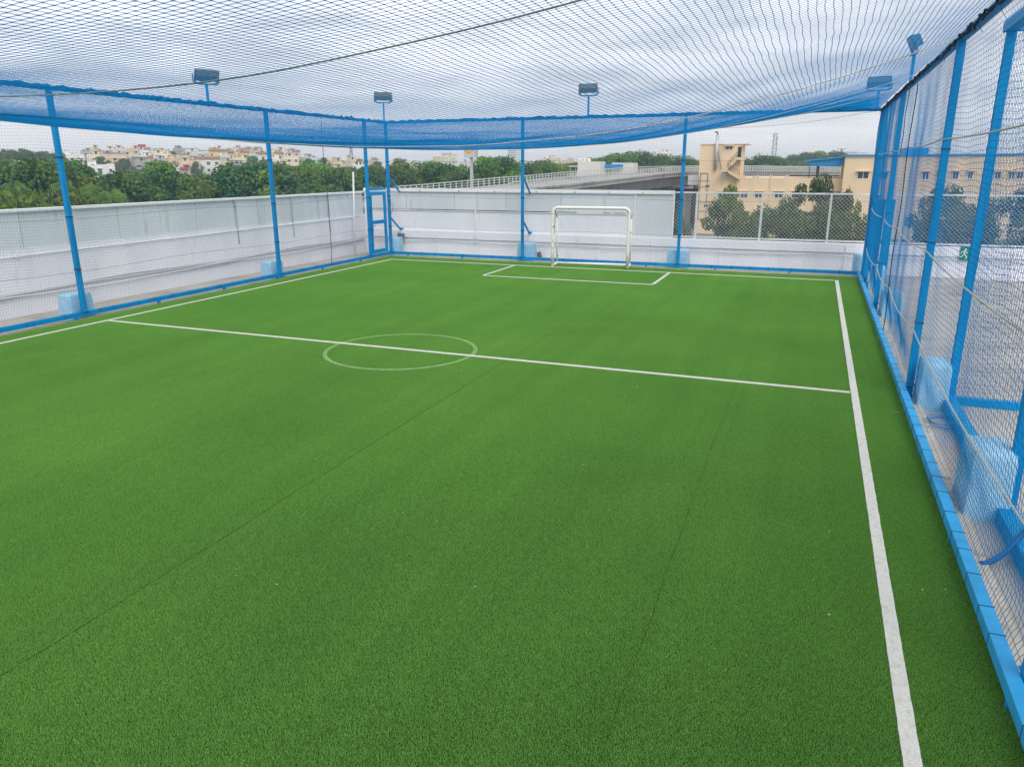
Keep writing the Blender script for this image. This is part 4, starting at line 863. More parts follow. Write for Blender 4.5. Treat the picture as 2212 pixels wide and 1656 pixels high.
# petrol station sign on its pole
sp_ = at_d(1015, 340, 98); sg_e = empty('station_sign', (sp_.x, sp_.y, GZ), 'pale pylon sign with red and yellow shell emblem on a tall grey pole', 'sign')
Ys = sp_.y; a = at_y(1001, 296, Ys); b = at_y(1026, 340, Ys)
part(MB().box(a.x, b.x, Ys, Ys + .9, b.z, a.z), 'board', mat('sign_board_grey', (.46, .47, .47), .5), sg_e, bevel=.03)
part(MB().box(b.x + .002, b.x + .03, Ys + .04, Ys + .86, b.z + .02, a.z - .02), 'side_panel', M_galv, sg_e)
part(MB().box(sp_.x - .16, sp_.x + .16, Ys + .3, Ys + .6, GZ - .3, b.z - .002), 'pole', M_galv, sg_e)
ex, ez = at_y(1012.5, 318, Ys).x, at_y(1012.5, 331, Ys).z
def shell_pts(s):
    pts = [(-.22, 0), (-.30, .12), (-.47, .20)]
    for k in range(9):
        a_ = math.pi - .10 - (math.pi - .2) * k / 8; r_ = .62 if k % 1 == 0 else .55
        pts.append((math.cos(a_) * .60, .36 + math.sin(a_) * .58 + 0))
        if k < 8: a2 = a_ - (math.pi - .2) / 16; pts.append((math.cos(a2) * .545, .36 + math.sin(a2) * .525))
    pts += [(.47, .20), (.30, .12), (.22, 0)]
    cxm, czm = 0, .45
    return [((x - cxm) * s, (z - czm) * s + czm) for x, z in pts]
for nm, s, yo, mt in (('emblem_border', 1.0, .012, mat('emblem_red', (.50, .035, .02), .5)), ('emblem_face', .84, .024, mat('emblem_yellow', (.85, .50, .02), .5))):
    pts = [(ex + x * .93, ez - .02 + z * .93) for x, z in shell_pts(s)]; n_ = len(pts); mb = MB()
    mb.add([(x, Ys - yo, z) for x, z in pts] + [(x, Ys - yo + .011, z) for x, z in pts], [tuple(range(n_))] + [(i, (i + 1) % n_, n_ + (i + 1) % n_, n_ + i) for i in range(n_)]); part(mb, nm, mt, sg_e)
ribs = MB()
for k in range(-3, 4): ribs.bar((ex + k * .04, Ys - .03, ez + .12), (ex + k * .125, Ys - .03, ez + .80 - .03 * k * k), .018, .008)
part(ribs, 'emblem_rib', MATS['emblem_red'], sg_e)

# yard under the flyover: billboard, canopy, vehicles
p = at_d(1497, 390, 142); bbd = empty('billboard', (p.x, p.y, GZ), 'blank pale billboard on a post under the flyover', 'billboard')
block_at(bbd, 'board', 1487, 379, 1508.5, 400, 142, .3, M_coping); block_at(bbd, 'frame_bar', 1487, 389, 1508.5, 389.6, 141.9, .08, M_rail); block_at(bbd, 'post', 1499, 400.2, 1501, 420, 142, .2, M_black, GZ - .2)
p = at_d(1480, 410, 150); kc = empty('shed', (p.x, p.y, GZ), 'low dark roadside shed with grey roof and maroon fascia', 'shed')
block_at(kc, 'roof', 1452, 403, 1495, 407.5, 150, 6, M_rail); block_at(kc, 'fascia', 1470, 409, 1507, 417, 149.8, .3, mat('maroon', (.12, .01, .015), .6)); block_at(kc, 'back_wall', 1452, 408, 1506.8, 424, 153, .5, M_black, GZ - .2)
for xx in (1454, 1480, 1500): block_at(kc, 'post', xx, 407.7, xx + 1, 425, 150.2, .15, M_rail, GZ - .2)
p0 = at_d(1480, 445, 150)
o = MB().box(p0.x - 22, p0.x + 10, p0.y - 60, p0.y + 90, GZ - .2, GZ + .05).build('road', M_road); tag(o, 'grey yard surface under the flyover', None, None, 'structure')
# low compound wall in front of the beige building
xa_ = q(1500, 487, 128)[0]; o = MB().box(xa_, xa_ + 42, 127.8, 128.1, GZ - .2, GZ + 1.7).build('compound_wall', M_beige); tag(o, 'low beige compound wall at the foot of the office building', 'wall')

def car(label, x, y, d, col, heading, kind='car'):
    p = at_d(x, y, d); e = empty('parked_car' if kind == 'car' else kind, (p.x, p.y, GZ + .06), label, 'car' if kind == 'car' else 'truck', 'vehicles parked in the yard'); e.rotation_euler.z = heading
    mt = mat('paint_' + str(len(MATS)), col, .35, spec=.5)
    prof = [(-2.0, .35), (-2.05, .75), (-1.75, .92), (-1.25, .98), (-.75, 1.45), (.75, 1.48), (1.35, 1.02), (1.95, .88), (2.05, .6), (2.0, .35)]
    if kind != 'car': prof = [(-2.6, .5), (-2.6, 2.5), (1.0, 2.6), (1.05, 2.2), (1.9, 2.1), (2.3, 1.3), (2.45, .5)]
    n_ = len(prof); mb = MB(); sc = lambda z: .86 - (.14 if z > 1.2 and kind == 'car' else 0)
    mb.add([(x_, -sc(z), z) for x_, z in prof] + [(x_, sc(z), z) for x_, z in prof], [tuple(range(n_))[::-1], tuple(range(n_, 2 * n_))] + [(i, (i + 1) % n_, n_ + (i + 1) % n_, n_ + i) for i in range(n_)])
    mb.build('body', mt, e, bevel=.06)
    if kind == 'car':
        g_ = MB()
        for s in (-1, 1): g_.add([(-1.05, s * .80, 1.02), (1.15, s * .80, 1.02), (.72, s * .735, 1.38), (-.70, s * .735, 1.36)], [(0, 1, 2, 3)])
        g_.add([(1.34, -.70, 1.06), (1.34, .70, 1.06), (.82, .62, 1.42), (.82, -.62, 1.42)], [(0, 1, 2, 3)]); g_.add([(-1.27, -.70, 1.02), (-1.27, .70, 1.02), (-.82, .62, 1.40), (-.82, -.62, 1.40)], [(0, 1, 2, 3)]); g_.build('glass', M_glass, e)
    for sx in (-1.3, 1.25):
        for sy in (-1, 1): wh = MB().tube([(sx, sy * .68, .32), (sx, sy * .90, .32)], .32, 14); wh.build('wheel', M_black, e)
car('red car parked farthest back in the yard beside the shed', 1478, 431, 225, (.42, .02, .04), .3); car('white car nearest in the yard under the flyover', 1462, 470, 160, (.7, .7, .7), 1.2)
car('dark grey car in the middle of the yard', 1470, 445, 195, (.05, .055, .06), .2); car('second white car beside the teal truck', 1467, 459, 176, (.7, .7, .7), .4); car('silver car parked before the shed', 1495, 440, 205, (.4, .4, .42), 0.1)
car('truck under a teal tarpaulin parked in the yard', 1489, 461, 165, (.03, .20, .19), .3, 'parked_truck'); car('orange car at the foot of the beige building', 1505, 472, 155, (.55, .22, .03), 1.4)
p = at_d(1492, 434, 180); yb = empty('yellow_sign_box', (p.x, p.y, GZ), 'upright yellow box sign beside a maroon post in the yard', 'sign'); block_at(yb, 'box', 1488, 421, 1493, 437, 180, .6, mat('amber', (.6, .3, .02), .5)); block_at(yb, 'post', 1494, 415, 1499, 437, 180, .5, MATS['maroon'])
for nm in list(yb.children): pass

# ------------------------------------------------------------------ TREES
def leaf_cloud(lobes, n, size, seed, flat=.35, squash=1.0):
    """leaf quads spread through ellipsoid lobes, denser towards their skin"""
    g_ = np.random.default_rng(seed); vol = np.array([l[3] * l[4] * l[5] for l in lobes]) ** .67; pick = g_.choice(len(lobes), n, p=vol / vol.sum())
    L_ = np.array(lobes)[pick]; d = g_.normal(size=(n, 3)); d /= np.linalg.norm(d, axis=1, keepdims=True)
    r_ = g_.uniform(0, 1, n) ** .28; r_ = np.where(g_.uniform(0, 1, n) < .08, r_ * 1.18, r_)
    # clumps: pull each leaf towards one of many twig centres
    c = L_[:, :3] + d * r_[:, None] * L_[:, 3:6]
    tw = c[g_.choice(n, max(30, n // 14))]
    near = tw[g_.integers(0, len(tw), n)]
    idx = np.argmin(((c[:, None, :2] - tw[None, :, :2][:, :60]) ** 2).sum(-1), 1) if n < 1 else None
    s = size * g_.uniform(.6, 1.5, n)
    nrm = d * .6 + g_.normal(size=(n, 3)) * .55 + np.array([0, 0, flat]); nrm /= np.linalg.norm(nrm, axis=1, keepdims=True)
    u = np.cross(nrm, g_.normal(size=(n, 3))); u /= np.linalg.norm(u, axis=1, keepdims=True); v = np.cross(nrm, u)
    V = np.stack([c - u * s[:, None] * .5, c + v * s[:, None] * .32 + nrm * s[:, None] * .06, c + u * s[:, None] * .5, c - v * s[:, None] * .32 + nrm * s[:, None] * .06], 1).reshape(-1, 3)
    return V, np.arange(4 * n).reshape(n, 4)
def make_lobes(seed, H, Rw, base, k, spread=1.0, ls=(.26, .46), core=1.0):
    g_ = random.Random(seed); out_ = []
    for i in range(k):
        t = g_.random(); z = base + (H - base) * (.15 + .75 * t); wr = Rw * math.sin(math.pi * (.18 + .70 * t)) ** .7 * spread
        a = g_.uniform(0, 6.28); rr_ = wr * math.sqrt(g_.random()) * (.75 if core == 1 else 1.0); s = Rw * g_.uniform(*ls)
        out_.append((rr_ * math.cos(a), rr_ * math.sin(a), z, s, s, s * g_.uniform(.6, .9)))
    out_.append((0, 0, base + (H - base) * .5, Rw * .55 * core, Rw * .55 * core, (H - base) * .40)); out_.append((g_.uniform(-.5, .5), g_.uniform(-.5, .5), H - Rw * .28, Rw * .34, Rw * .34, Rw * .28))
    return out_
def trunk_mesh(seed, H, lobes, r0):
    g_ = random.Random(seed); mb = MB(); top = Vector((g_.uniform(-.3, .3), g_.uniform(-.3, .3), H * .62))
    mb.tube([(0, 0, -.3), (.05, 0, H * .2), tuple(top * .7 + Vector((0, 0, H * .03))), tuple(top)], [r0, r0 * .8, r0 * .55, r0 * .3], 8)
    for l in lobes[:7]:
        s = Vector((0, 0, H * g_.uniform(.22, .42))); e_ = Vector(l[:3]); mb.tube([tuple(s), tuple(s.lerp(e_, .5) + Vector((0, 0, .25))), tuple(e_)], [r0 * .4, r0 * .25, r0 * .1], 6)
    return mb.mesh('trunk', M_bark, True)
KINDS = {}
def kind(nm, seed, H, Rw, base, k, n, size, mt, flat=.35, ls=(.17, .33), core=.7):
    lb = make_lobes(seed, H, Rw, base, k, 1.0, ls, core); V, Fq = leaf_cloud(lb, n, size, seed, flat); KINDS[nm] = (trunk_mesh(seed, H, lb, H * .028), raw_mesh('crown', V, Fq, mt), H)
kind('dense', 1, 10, 4.4, 1.6, 30, 13000, .30, M_leaf); kind('dense2', 2, 10, 4.8, 1.4, 34, 14000, .30, M_leafd); kind('broad', 3, 10, 5.6, 2.4, 34, 13000, .32, M_leaf, .7)
kind('loose', 4, 10, 3.6, 1.8, 22, 8000, .30, M_leafy); kind('tall', 5, 10, 3.2, 1.5, 24, 9000, .30, M_leafd); kind('bush', 6, 10, 6.5, .3, 26, 9000, .48, M_leafy)
RG = dict(ls=(.13, .27), core=.35)
kind('neara', 7, 10, 2.9, 1.0, 34, 9000, .22, M_leafn, **RG); kind('nearb', 8, 10, 3.6, 3.0, 30, 9000, .22, M_leafn, .6, **RG); kind('nearc', 9, 10, 4.2, .5, 38, 11000, .23, M_leafn, **RG)
kind('neary', 10, 10, 2.7, 1.0, 26, 8000, .22, M_leafy, **RG)
# coconut palm
def palm_meshes():
    mb = MB(); mb.tube([(0, 0, -.3), (.1, .05, 3), (.3, .1, 6), (.35, .1, 8.6)], [.22, .17, .14, .13], 8); tr = mb.mesh('trunk', M_bark, True)
    g_ = random.Random(5); vs = []; fs = []
    for k in range(20):
        a = k * 2.4 + g_.uniform(-.2, .2); el = g_.uniform(.0, 1.2); Ln = g_.uniform(3.0, 4.0); p = Vector((.35, .1, 8.7)); dirh = Vector((math.cos(a), math.sin(a), 0)); prev = p
        for i in range(18):
            t = i / 17; q_ = p + dirh * Ln * t * math.cos(el * .5) + Vector((0, 0, Ln * (t * math.sin(el) - 1.15 * t * t * (.55 + .3 * math.cos(el)))))
            tang = (q_ - prev).normalized() if i else dirh; sd_ = tang.cross(Vector((0, 0, 1))).normalized(); ll = .75 * math.sin(math.pi * (.12 + .85 * t)) + .1
            for s in (-1, 1):
                b_ = len(vs); tip = q_ + sd_ * s * ll * .85 + tang * .35 * ll - Vector((0, 0, .45 * ll)); wv = tang * .06
                vs += [q_ - wv, q_ + wv, tip]; fs.append((b_, b_ + 1, b_ + 2))
            prev = q_
    return tr, MB().add(vs, fs).mesh('crown', M_leaf)
tr_, cr_m = palm_meshes(); KINDS['palm'] = (tr_, cr_m, 9.6)
def tree(kd, x, ytop, d, wf, label, name='broadleaf_tree', group='trees beyond the parapet', rz=None, zbase=None):
    tm, cm_, H = KINDS[kd]; p = at_d(x, ytop, d); zb_ = float(terrain_z(np.array(float(x)), np.array(float(d)))) - .1 if zbase is None else zbase
    s = max(.25, (p.z - zb_) / H); e = empty(name, (p.x, p.y, zb_), label, 'tree', group); e.scale = (s * wf, s * wf, s); e.rotation_euler.z = random.uniform(0, 6.28) if rz is None else rz
    link('trunk', tm, e); link('crown', cm_, e); return e
ORD = ['first', 'second', 'third', 'fourth', 'fifth', 'sixth', 'seventh', 'eighth', 'ninth', 'tenth', 'eleventh', 'twelfth', 'thirteenth', 'fourteenth', 'fifteenth', 'sixteenth', 'seventeenth', 'eighteenth', 'nineteenth', 'twentieth']
LOOK = {'dense': 'round mid green', 'dense2': 'dense dark green', 'broad': 'wide flat-topped green', 'loose': 'loose yellow-green', 'tall': 'tall narrow dark', 'bush': 'low bright bush-like', 'palm': 'coconut palm'}
def row(lst, where, group):
    for i, (kd, x, y, d, wf) in enumerate(sorted(lst, key=lambda a: a[1])):
        lk = LOOK[kd]; tree(kd, x, y, d, wf, ('%s%s, %s from left %s' % (lk, '' if kd == 'palm' else ' tree', ORD[i] if i < 20 else str(i + 1) + 'th', where)), 'palm_tree' if kd == 'palm' else 'broadleaf_tree', group)
row([('dense2', 14, 350, 74, 1.0), ('dense', 62, 341, 72, 1.0), ('broad', 108, 352, 76, .9), ('loose', 150, 366, 72, .9), ('dense2', 196, 378, 76, .95), ('dense', 252, 368, 78, .95), ('dense2', 300, 368, 84, 1.0), ('dense', 352, 348, 88, 1.05), ('loose', 408, 376, 78, .85), ('bush', 430, 398, 62, .5), ('dense', 470, 370, 84, .9),
     ('dense2', 524, 350, 82, 1.0), ('dense2', 566, 346, 80, .95), ('loose', 606, 354, 80, .95), ('dense', 646, 360, 88, .85), ('broad', 682, 348, 112, .9), ('dense', 735, 360, 90, .9), ('tall', 790, 358, 94, .95), ('dense', 850, 358, 122, 1.0), ('broad', 900, 346, 126, .9), ('dense', 960, 350, 126, .95), ('dense2', 1000, 362, 128, .9)], 'of the row just behind the left parapet', 'trees just beyond the left parapet')
row([('bush', 35, 412, 44, .55), ('bush', 95, 404, 46, .5), ('palm', 18, 392, 62, .62), ('palm', 158, 396, 60, .66), ('palm', 232, 408, 66, .62)], 'of the low plants behind the left parapet', 'low plants behind the left parapet')
row([('broad', 30, 352, 120, 1.1), ('dense', 105, 362, 130, .9), ('tall', 232, 376, 150, .9), ('dense2', 285, 374, 140, 1.0), ('dense', 170, 380, 140, .9), ('dense', 392, 372, 150, 1.0), ('dense2', 440, 374, 150, .9), ('dense2', 560, 362, 140, 1), ('tall', 490, 366, 170, .9), ('dense', 628, 358, 150, 1), ('broad', 735, 362, 150, .8), ('dense2', 690, 360, 160, .9), ('dense', 800, 362, 150, 1.0), ('dense', 870, 362, 150, 1)], 'of the second row below the houses', 'trees of the second row below the houses')
row([('dense', 1062, 338, 122, 1.0), ('dense2', 1098, 336, 126, .9), ('dense', 1030, 356, 120, .9), ('dense2', 1145, 348, 136, 1.0), ('broad', 1195, 350, 146, .9), ('dense', 1235, 352, 190, .9), ('dense2', 1180, 345, 200, 1.1)], 'of the clump above the flyover', 'big trees above the flyover')
row([('dense', 1290, 340, 215, 1.1), ('dense', 1335, 330, 220, 1.2), ('dense2', 1375, 325, 225, 1.2), ('dense', 1412, 336, 230, 1.2), ('broad', 1455, 334, 235, 1.0), ('dense2', 1500, 343, 240, 1.1), ('dense', 1250, 350, 230, 1.1), ('dense2', 1640, 334, 265, 1.1), ('dense', 1672, 336, 262, 1.0), ('dense2', 1612, 340, 270, 1.0), ('tall', 1706, 352, 280, 1.2), ('dense', 1735, 350, 300, 1), ('broad', 1790, 352, 300, 1)], 'of the line beyond the flyover', 'trees beyond the flyover')
row([('dense2', 1735, 328, 420, 1.2), ('dense', 1765, 326, 430, 1.3), ('dense2', 1800, 326, 440, 1.3), ('dense', 1715, 334, 425, 1.1), ('dense', 1830, 334, 450, 1.2), ('dense', 1870, 336, 450, 1.3)], 'of the hazy trees by the mast', 'hazy trees by the mast')
hl = []
for i in range(20): hl.append((['dense', 'broad', 'dense2'][i % 3], -40 + (i * 53 % 190), [0][0], 270 + (i * 37 % 120), 1.15))
hl = [(k, x, 318 + max(0, (x - 60)) * .14 + (330 - d) * -.11 * 0 + (400 - d) * .16 * 1.0, d, w_) for k, x, _y, d, w_ in hl]
row(hl, 'on the wooded hill', 'trees on the wooded hill')
row([(['dense', 'dense2', 'tall'][i % 3], x, y, d, 1.0) for i, (x, y, d) in enumerate(((215, 338, 400), (262, 342, 370), (312, 340, 430), (330, 352, 360), (368, 326, 500), (402, 330, 470), (420, 348, 380), (470, 330, 480), (498, 350, 370), (545, 336, 420), (572, 344, 380), (622, 340, 440), (668, 342, 430), (696, 340, 440), (738, 346, 420), (776, 344, 430), (812, 348, 420)))], 'among the hillside houses', 'trees among the hillside houses')
# nearer trees between the rooftop and the office building
for kd, x, y, d, wf, lb in (('neary', 1582, 399, 52, .62, 'tall yellow-green topped tree before the small office windows'), ('neara', 1568, 428, 50, .80, 'dark full tree behind the first chain link panel'), ('nearb', 1776, 374, 56, .56, 'tall dark tree rising before the blue roof shed'), ('nearc', 1652, 440, 46, .56, 'bushy dark tree behind the second chain link post'),
                            ('nearc', 1716, 446, 44, .60, 'bushy dark tree behind the middle chain link panel'), ('neara', 1692, 424, 50, .55, 'thin topped dark tree between the bushy ones'), ('nearc', 1780, 436, 45, .55, 'bushy dark tree before the third chain link post'), ('neara', 1842, 408, 50, .38, 'slender brownish tree beside the open gate leaf'), ('nearc', 1835, 452, 42, .5, 'bushy dark tree at the chain link end by the gate'), ('nearc', 1610, 462, 43, .5, 'low dark tree under the yellow-green topped one'),
                            ('nearb', 2052, 398, 54, .66, 'wide dark tree behind the slack net and chain link'), ('nearc', 2075, 440, 46, .55, 'bushy dark tree behind the exit sign parapet'), ('nearc', 2140, 446, 46, .6, 'bushy dark tree behind the practice cage end'), ('neara', 2005, 450, 48, .6, 'small dark tree behind the wavy net, left of the wide one'), ('nearc', 1472, 462, 48, .35, 'small round shrub under the flyover yard edge'), ('nearb', 2210, 405, 54, .7, 'dark tree at the far right behind both nets')):
    tree(kd, x, y, d, wf, lb, 'broadleaf_tree', 'trees before the office building')

# ------------------------------------------------------------------ TOWN: houses on the hillside
HC = {'white': (.72, .71, .68), 'cream': (.70, .62, .46), 'yellow': (.70, .56, .24), 'grey': (.36, .36, .36), 'peach': (.70, .53, .38), 'pale grey': (.55, .56, .56), 'tan': (.56, .46, .33), 'pale pink': (.66, .54, .50)}
HM = {k: mat('house_' + k.replace(' ', '_'), v, .9, var=.07, vscale=.3, dirt=tuple(c * .6 for c in v), dscale=.4, dlo=.56, dhi=.85, stretch=(1, 1, .3)) for k, v in HC.items()}
TANK = {'black': mat('tank_black', (.03, .03, .03), .5), 'orange': mat('tank_orange', (.75, .33, .02), .5), 'white': mat('tank_white', (.7, .7, .68), .5)}
M_terr = mat('terracotta', (.34, .15, .08), .8, var=.2); M_blueplastic = mat('blue_tarp', (.08, .19, .45), .6); M_redp = mat('red_paint', (.45, .04, .05), .6)
win_me = MB().box(-.6, .6, -.03, .0, -.65, .65, 0).box(-.7, .7, -.12, .0, -.75, -.652, 1).box(-.8, .8, -.45, .0, .75, .85, 1).box(-.03, .03, -.06, -.031, -.64, .64, 1).mesh('window', [M_glass, M_coping])
door_me = MB().box(-.5, .5, -.03, 0, -1.05, 1.05, 0).box(-.75, .75, -.5, 0, 1.12, 1.22, 1).mesh('door', [mat('door_brown', (.10, .05, .03), .6), M_coping])
tank_me = {k: MB().lathe([(.62, 0), (.66, .1), (.66, 1.0), (.58, 1.25), (.25, 1.4), (.2, 1.5)], (0, 0, 0), 12).mesh('water_tank', m_, True) for k, m_ in TANK.items()}
used_labels = {}
def house(x0_, x1_, ytop, d, col, tank, feat, where, extra=None, storey=3.1, depth=None):
    xm = (x0_ + x1_) / 2; p = at_d(xm, ytop, d); wd = (x1_ - x0_) / F * d * .98; zb_ = float(terrain_z(np.array(xm), np.array(float(d)))) - .5
    h = p.z - zb_; dep = depth or max(7, wd * .9); n = max(1, int(round((h) / storey)))
    nvis = {1: 'single storey', 2: 'two storey', 3: 'three storey', 4: 'four storey', 5: 'five storey'}.get(n, 'many storeyed')
    lb = '%s %s house %s' % (col, nvis, feat) + ', ' + where
    if lb in used_labels: used_labels[lb] += 1; lb = lb + ', right one' 
    if len(lb.split()) > 16: lb = '%s house %s' % (col, feat) + ', ' + where
    used_labels[lb] = 1
    az = math.atan2(p.x, p.y); e = empty('town_house', (p.x, p.y, zb_), lb, 'house', 'houses of the hillside town'); e.rotation_euler.z = -az + random.choice((0, 0, .25, -.25, .5))
    m_ = HM[col]; rs = random
    # walls: main volume plus a set-back head room, parapet rim
    hb = h - (2.4 if n > 1 else .0)
    split = rs.uniform(.35, .65); 
    MB().box(-wd / 2, wd / 2, 0, dep, 0, hb).build('wall', m_, e)
    rim = MB(); t = .18
    rim.box(-wd / 2, wd / 2, 0, t, hb + .002, hb + .8).box(-wd / 2, -wd / 2 + t, t + .002, dep, hb + .002, hb + .8).box(wd / 2 - t, wd / 2, t + .002, dep, hb + .002, hb + .8); rim.build('parapet', m_, e)
    if n > 1:
        sx = rs.choice((-1, 1)) * wd * .2; hw = wd * rs.uniform(.18, .28)
        hr = MB().box(sx - hw, sx + hw, dep * .3, dep * .8, hb + .003, h).box(sx - hw - .3, sx + hw + .3, dep * .3 - .4, dep * .8 + .2, h + .002, h + .15).build('head_room', m_, e)
        if wd > 5: o = link('door', door_me, e); o.location = (sx, dep * .3 - .005, hb + 1.1)
    else: sx = 0
    for k in range(rs.choice((1, 1, 2))):
        o = link('water_tank', tank_me[tank], e); o.location = (-sx + k * 1.5 - .5, dep * .45, hb + .003); o.scale = (1, 1, rs.uniform(.8, 1.1))
    # windows and balconies on the front
    nc = max(1, int(wd / 3.0)); bal = rs.random() < .55
    for f in range(n):
        zc_ = hb - 1.55 - f * storey
        if zc_ < 1.0: break
        for c_ in range(nc):
            xx = -wd / 2 + (c_ + .5) * wd / nc + rs.uniform(-.2, .2)
            if rs.random() < .85: o = link('window', win_me, e); o.location = (xx, -.004, zc_); o.scale = (rs.uniform(.75, 1.15), 1, rs.uniform(.8, 1.1))
        if bal and f < 3:
            bw = wd * rs.uniform(.3, .5); bx_ = rs.choice((-1, 1)) * (wd / 2 - bw / 2)
            MB().box(bx_ - bw / 2, bx_ + bw / 2, -1.1, -.01, zc_ - 1.35, zc_ - 1.2).box(bx_ - bw / 2, bx_ + bw / 2, -1.1, -1.0, zc_ - 1.198, zc_ - .4).build('balcony', extra if (extra and f < 2) else m_, e)
    if n > 0:  # floor bands
        bd = MB()
        for f in range(1, n): bd.box(-wd / 2 - .12, wd / 2 + .12, -.14, -.005, hb - f * storey - .1, hb - f * storey + .1)
        if bd.v: bd.build('floor_band', m_, e)
    if feat.startswith('with a terracotta') or feat.startswith('with orange'):
        rf = MB(); z_ = h + .16; rf.add([(-wd / 2 - .3, -.8, hb + .9), (wd / 2 + .3, -.8, hb + .9), (wd / 2 + .3, dep * .28, hb + 1.7), (-wd / 2 - .3, dep * .28, hb + 1.7), (-wd / 2 - .3, dep * .28, hb + 1.55), (wd / 2 + .3, dep * .28, hb + 1.55), (-wd / 2 - .3, -.8, hb + .75), (wd / 2 + .3, -.8, hb + .75)], [(0, 1, 2, 3), (6, 7, 1, 0), (4, 5, 7, 6), (3, 2, 5, 4), (0, 3, 4, 6), (1, 7, 5, 2)]); rf.build('roof', M_terr, e)
    if feat.startswith('with blue tarpaulin'): MB().box(-wd * .4, wd * .3, .3, dep * .28, hb + .9, hb + 1.5).build('tarpaulin', M_blueplastic, e)
    if feat.startswith('with a red roof'): MB().box(-wd * .3, wd * .3, dep * .3 - .5, dep * .82, h + .16, h + 1.6).build('roof_room', M_redp, e)
    return e
def p1(x, y): return ((0 + x / 3.16) * .54, (560 + y / 3.16) * .54)
def p2(x, y): return ((650 + x / 2.765) * .54, (560 + y / 2.765) * .54)
front = [  # hand-placed houses: crop fn, x0, x1, ytop, dist, colour, tank, feature, where
    (p1, 695, 1000, 130, 400, 'white', 'orange', 'with bare blank side', 'beside the wooded hill at the left end'), (p1, 1105, 1240, 135, 400, 'cream', 'orange', 'with an orange tank', 'second in from the wooded hill'),
    (p1, 985, 1380, 255, 350, 'white', 'black', 'with grey sloping sheets', 'lowest and nearest behind the left netting post'), (p1, 1020, 1290, 370, 330, 'white', 'white', 'half hidden by trees', 'right under the sloping sheet house'),
    (p1, 1315, 1560, 135, 420, 'peach', 'orange', 'with blue tarpaulin on its terrace', 'upper left of the town'), (p1, 1380, 1580, 245, 380, 'cream', 'black', 'with plain face', 'just under the tarpaulin house'),
    (p1, 1635, 1725, 245, 380, 'white', 'white', 'narrow and tall', 'left of the grey concrete house'), (p1, 1725, 2060, 215, 375, 'grey', 'black', 'of bare concrete with wide windows', 'above the round tree in the middle'),
    (p1, 1610, 1730, 70, 520, 'tan', 'orange', 'with stepped top', 'on the skyline left of the red roof'), (p1, 1765, 1870, 90, 520, 'white', 'black', 'with a red roof room', 'on the skyline in the middle of the town'),
    (p1, 1950, 2140, 125, 460, 'cream', 'black', 'with deep balconies', 'below the skyline right of the red roof'), (p1, 2130, 2210, 190, 430, 'peach', 'orange', 'with a low terrace', 'next to the deep balcony house'),
    (p2, 195, 390, 190, 380, 'peach', 'orange', 'with red painted balconies', 'front row left of the white terracotta house'), (p2, 385, 610, 160, 385, 'white', 'orange', 'with a terracotta awning', 'front row right of the red balcony house'),
    (p2, 270, 480, 90, 520, 'pale grey', 'black', 'with a wide roof slab', 'skyline above the red balcony house'), (p2, 520, 700, 85, 470, 'yellow', 'orange', 'with orange tiled roofs', 'first of the yellow terrace'), (p2, 705, 790, 105, 470, 'yellow', 'orange', 'with orange tiled eaves', 'second of the yellow terrace'), (p2, 865, 960, 100, 475, 'yellow', 'orange', 'with orange tiled gable', 'third of the yellow terrace'),
    (p2, 640, 740, 130, 410, 'pale grey', 'white', 'with glazed stair', 'between the yellow terrace and the trees'), (p2, 770, 1010, 225, 370, 'peach', 'orange', 'with blue tarpaulin roof', 'low in front of the yellow terrace'), (p2, 780, 960, 160, 430, 'cream', 'orange', 'with two orange tanks', 'under the third yellow house'),
    (p2, 1050, 1155, 115, 420, 'white', 'black', 'with a terracotta roof', 'left of the second netting post'), (p2, 1190, 1285, 160, 410, 'white', 'white', 'with wide eaves', 'right of the second netting post'), (p2, 1255, 1335, 115, 470, 'yellow', 'black', 'with a terracotta gable', 'right end of the yellow terrace'),
    (p2, 1365, 1500, 140, 410, 'cream', 'orange', 'with blank yellow side', 'right of the yellow gable house'), (p2, 1520, 1580, 190, 450, 'peach', 'orange', 'with orange tank on legs', 'left of the pale house by the lacing cord'), (p2, 1610, 1720, 155, 440, 'pale grey', 'black', 'with roof shed', 'behind the lacing cord'),
    (p2, 1885, 2000, 195, 400, 'peach', 'orange', 'with dark balconies', 'right of the lacing cord above the trees'), (p2, 1970, 2100, 165, 470, 'white', 'white', 'with stepped terraces', 'left of the corner gate post'), (p2, 2080, 2210, 185, 430, 'cream', 'orange', 'with low parapet', 'behind the corner gate post')]
for fn, a, b, yt, d, col, tk, ft, wh in front:
    (xa, ya), (xb, _y) = fn(a, yt), fn(b, yt); ex_ = M_redp if 'red painted' in ft else None
    house(xa, xb, ya, d, col, tk, ft, wh, ex_)
rnd = random.Random(3); cols = ['white', 'white', 'cream', 'pale grey', 'white', 'grey', 'white', 'tan', 'cream', 'pale pink', 'pale grey', 'peach']
for rowname, yb0, d0, xs_r in (('back', 317, 560, np.arange(175, 640, 19)), ('upper', 330, 470, np.arange(200, 650, 24)), ('middle', 344, 420, np.arange(220, 780, 30)), ('eastern', 343, 620, np.arange(650, 860, 17))):
    for i, x in enumerate(xs_r):
        wd = rnd.uniform(.75, 1.25) * (xs_r[1] - xs_r[0]); y = yb0 + rnd.uniform(-4, 8) + (max(0, x - 520) * .03 if rowname != 'eastern' else 0); col = rnd.choice(cols); tk = rnd.choice(('black', 'orange', 'white', 'black'))
        house(x, x + wd, y, d0 + rnd.uniform(-25, 40), col, tk, 'with %s tank' % tk, '%s from left in the %s town row' % (ORD[i] if i < 20 else str(i + 1) + 'th', rowname))
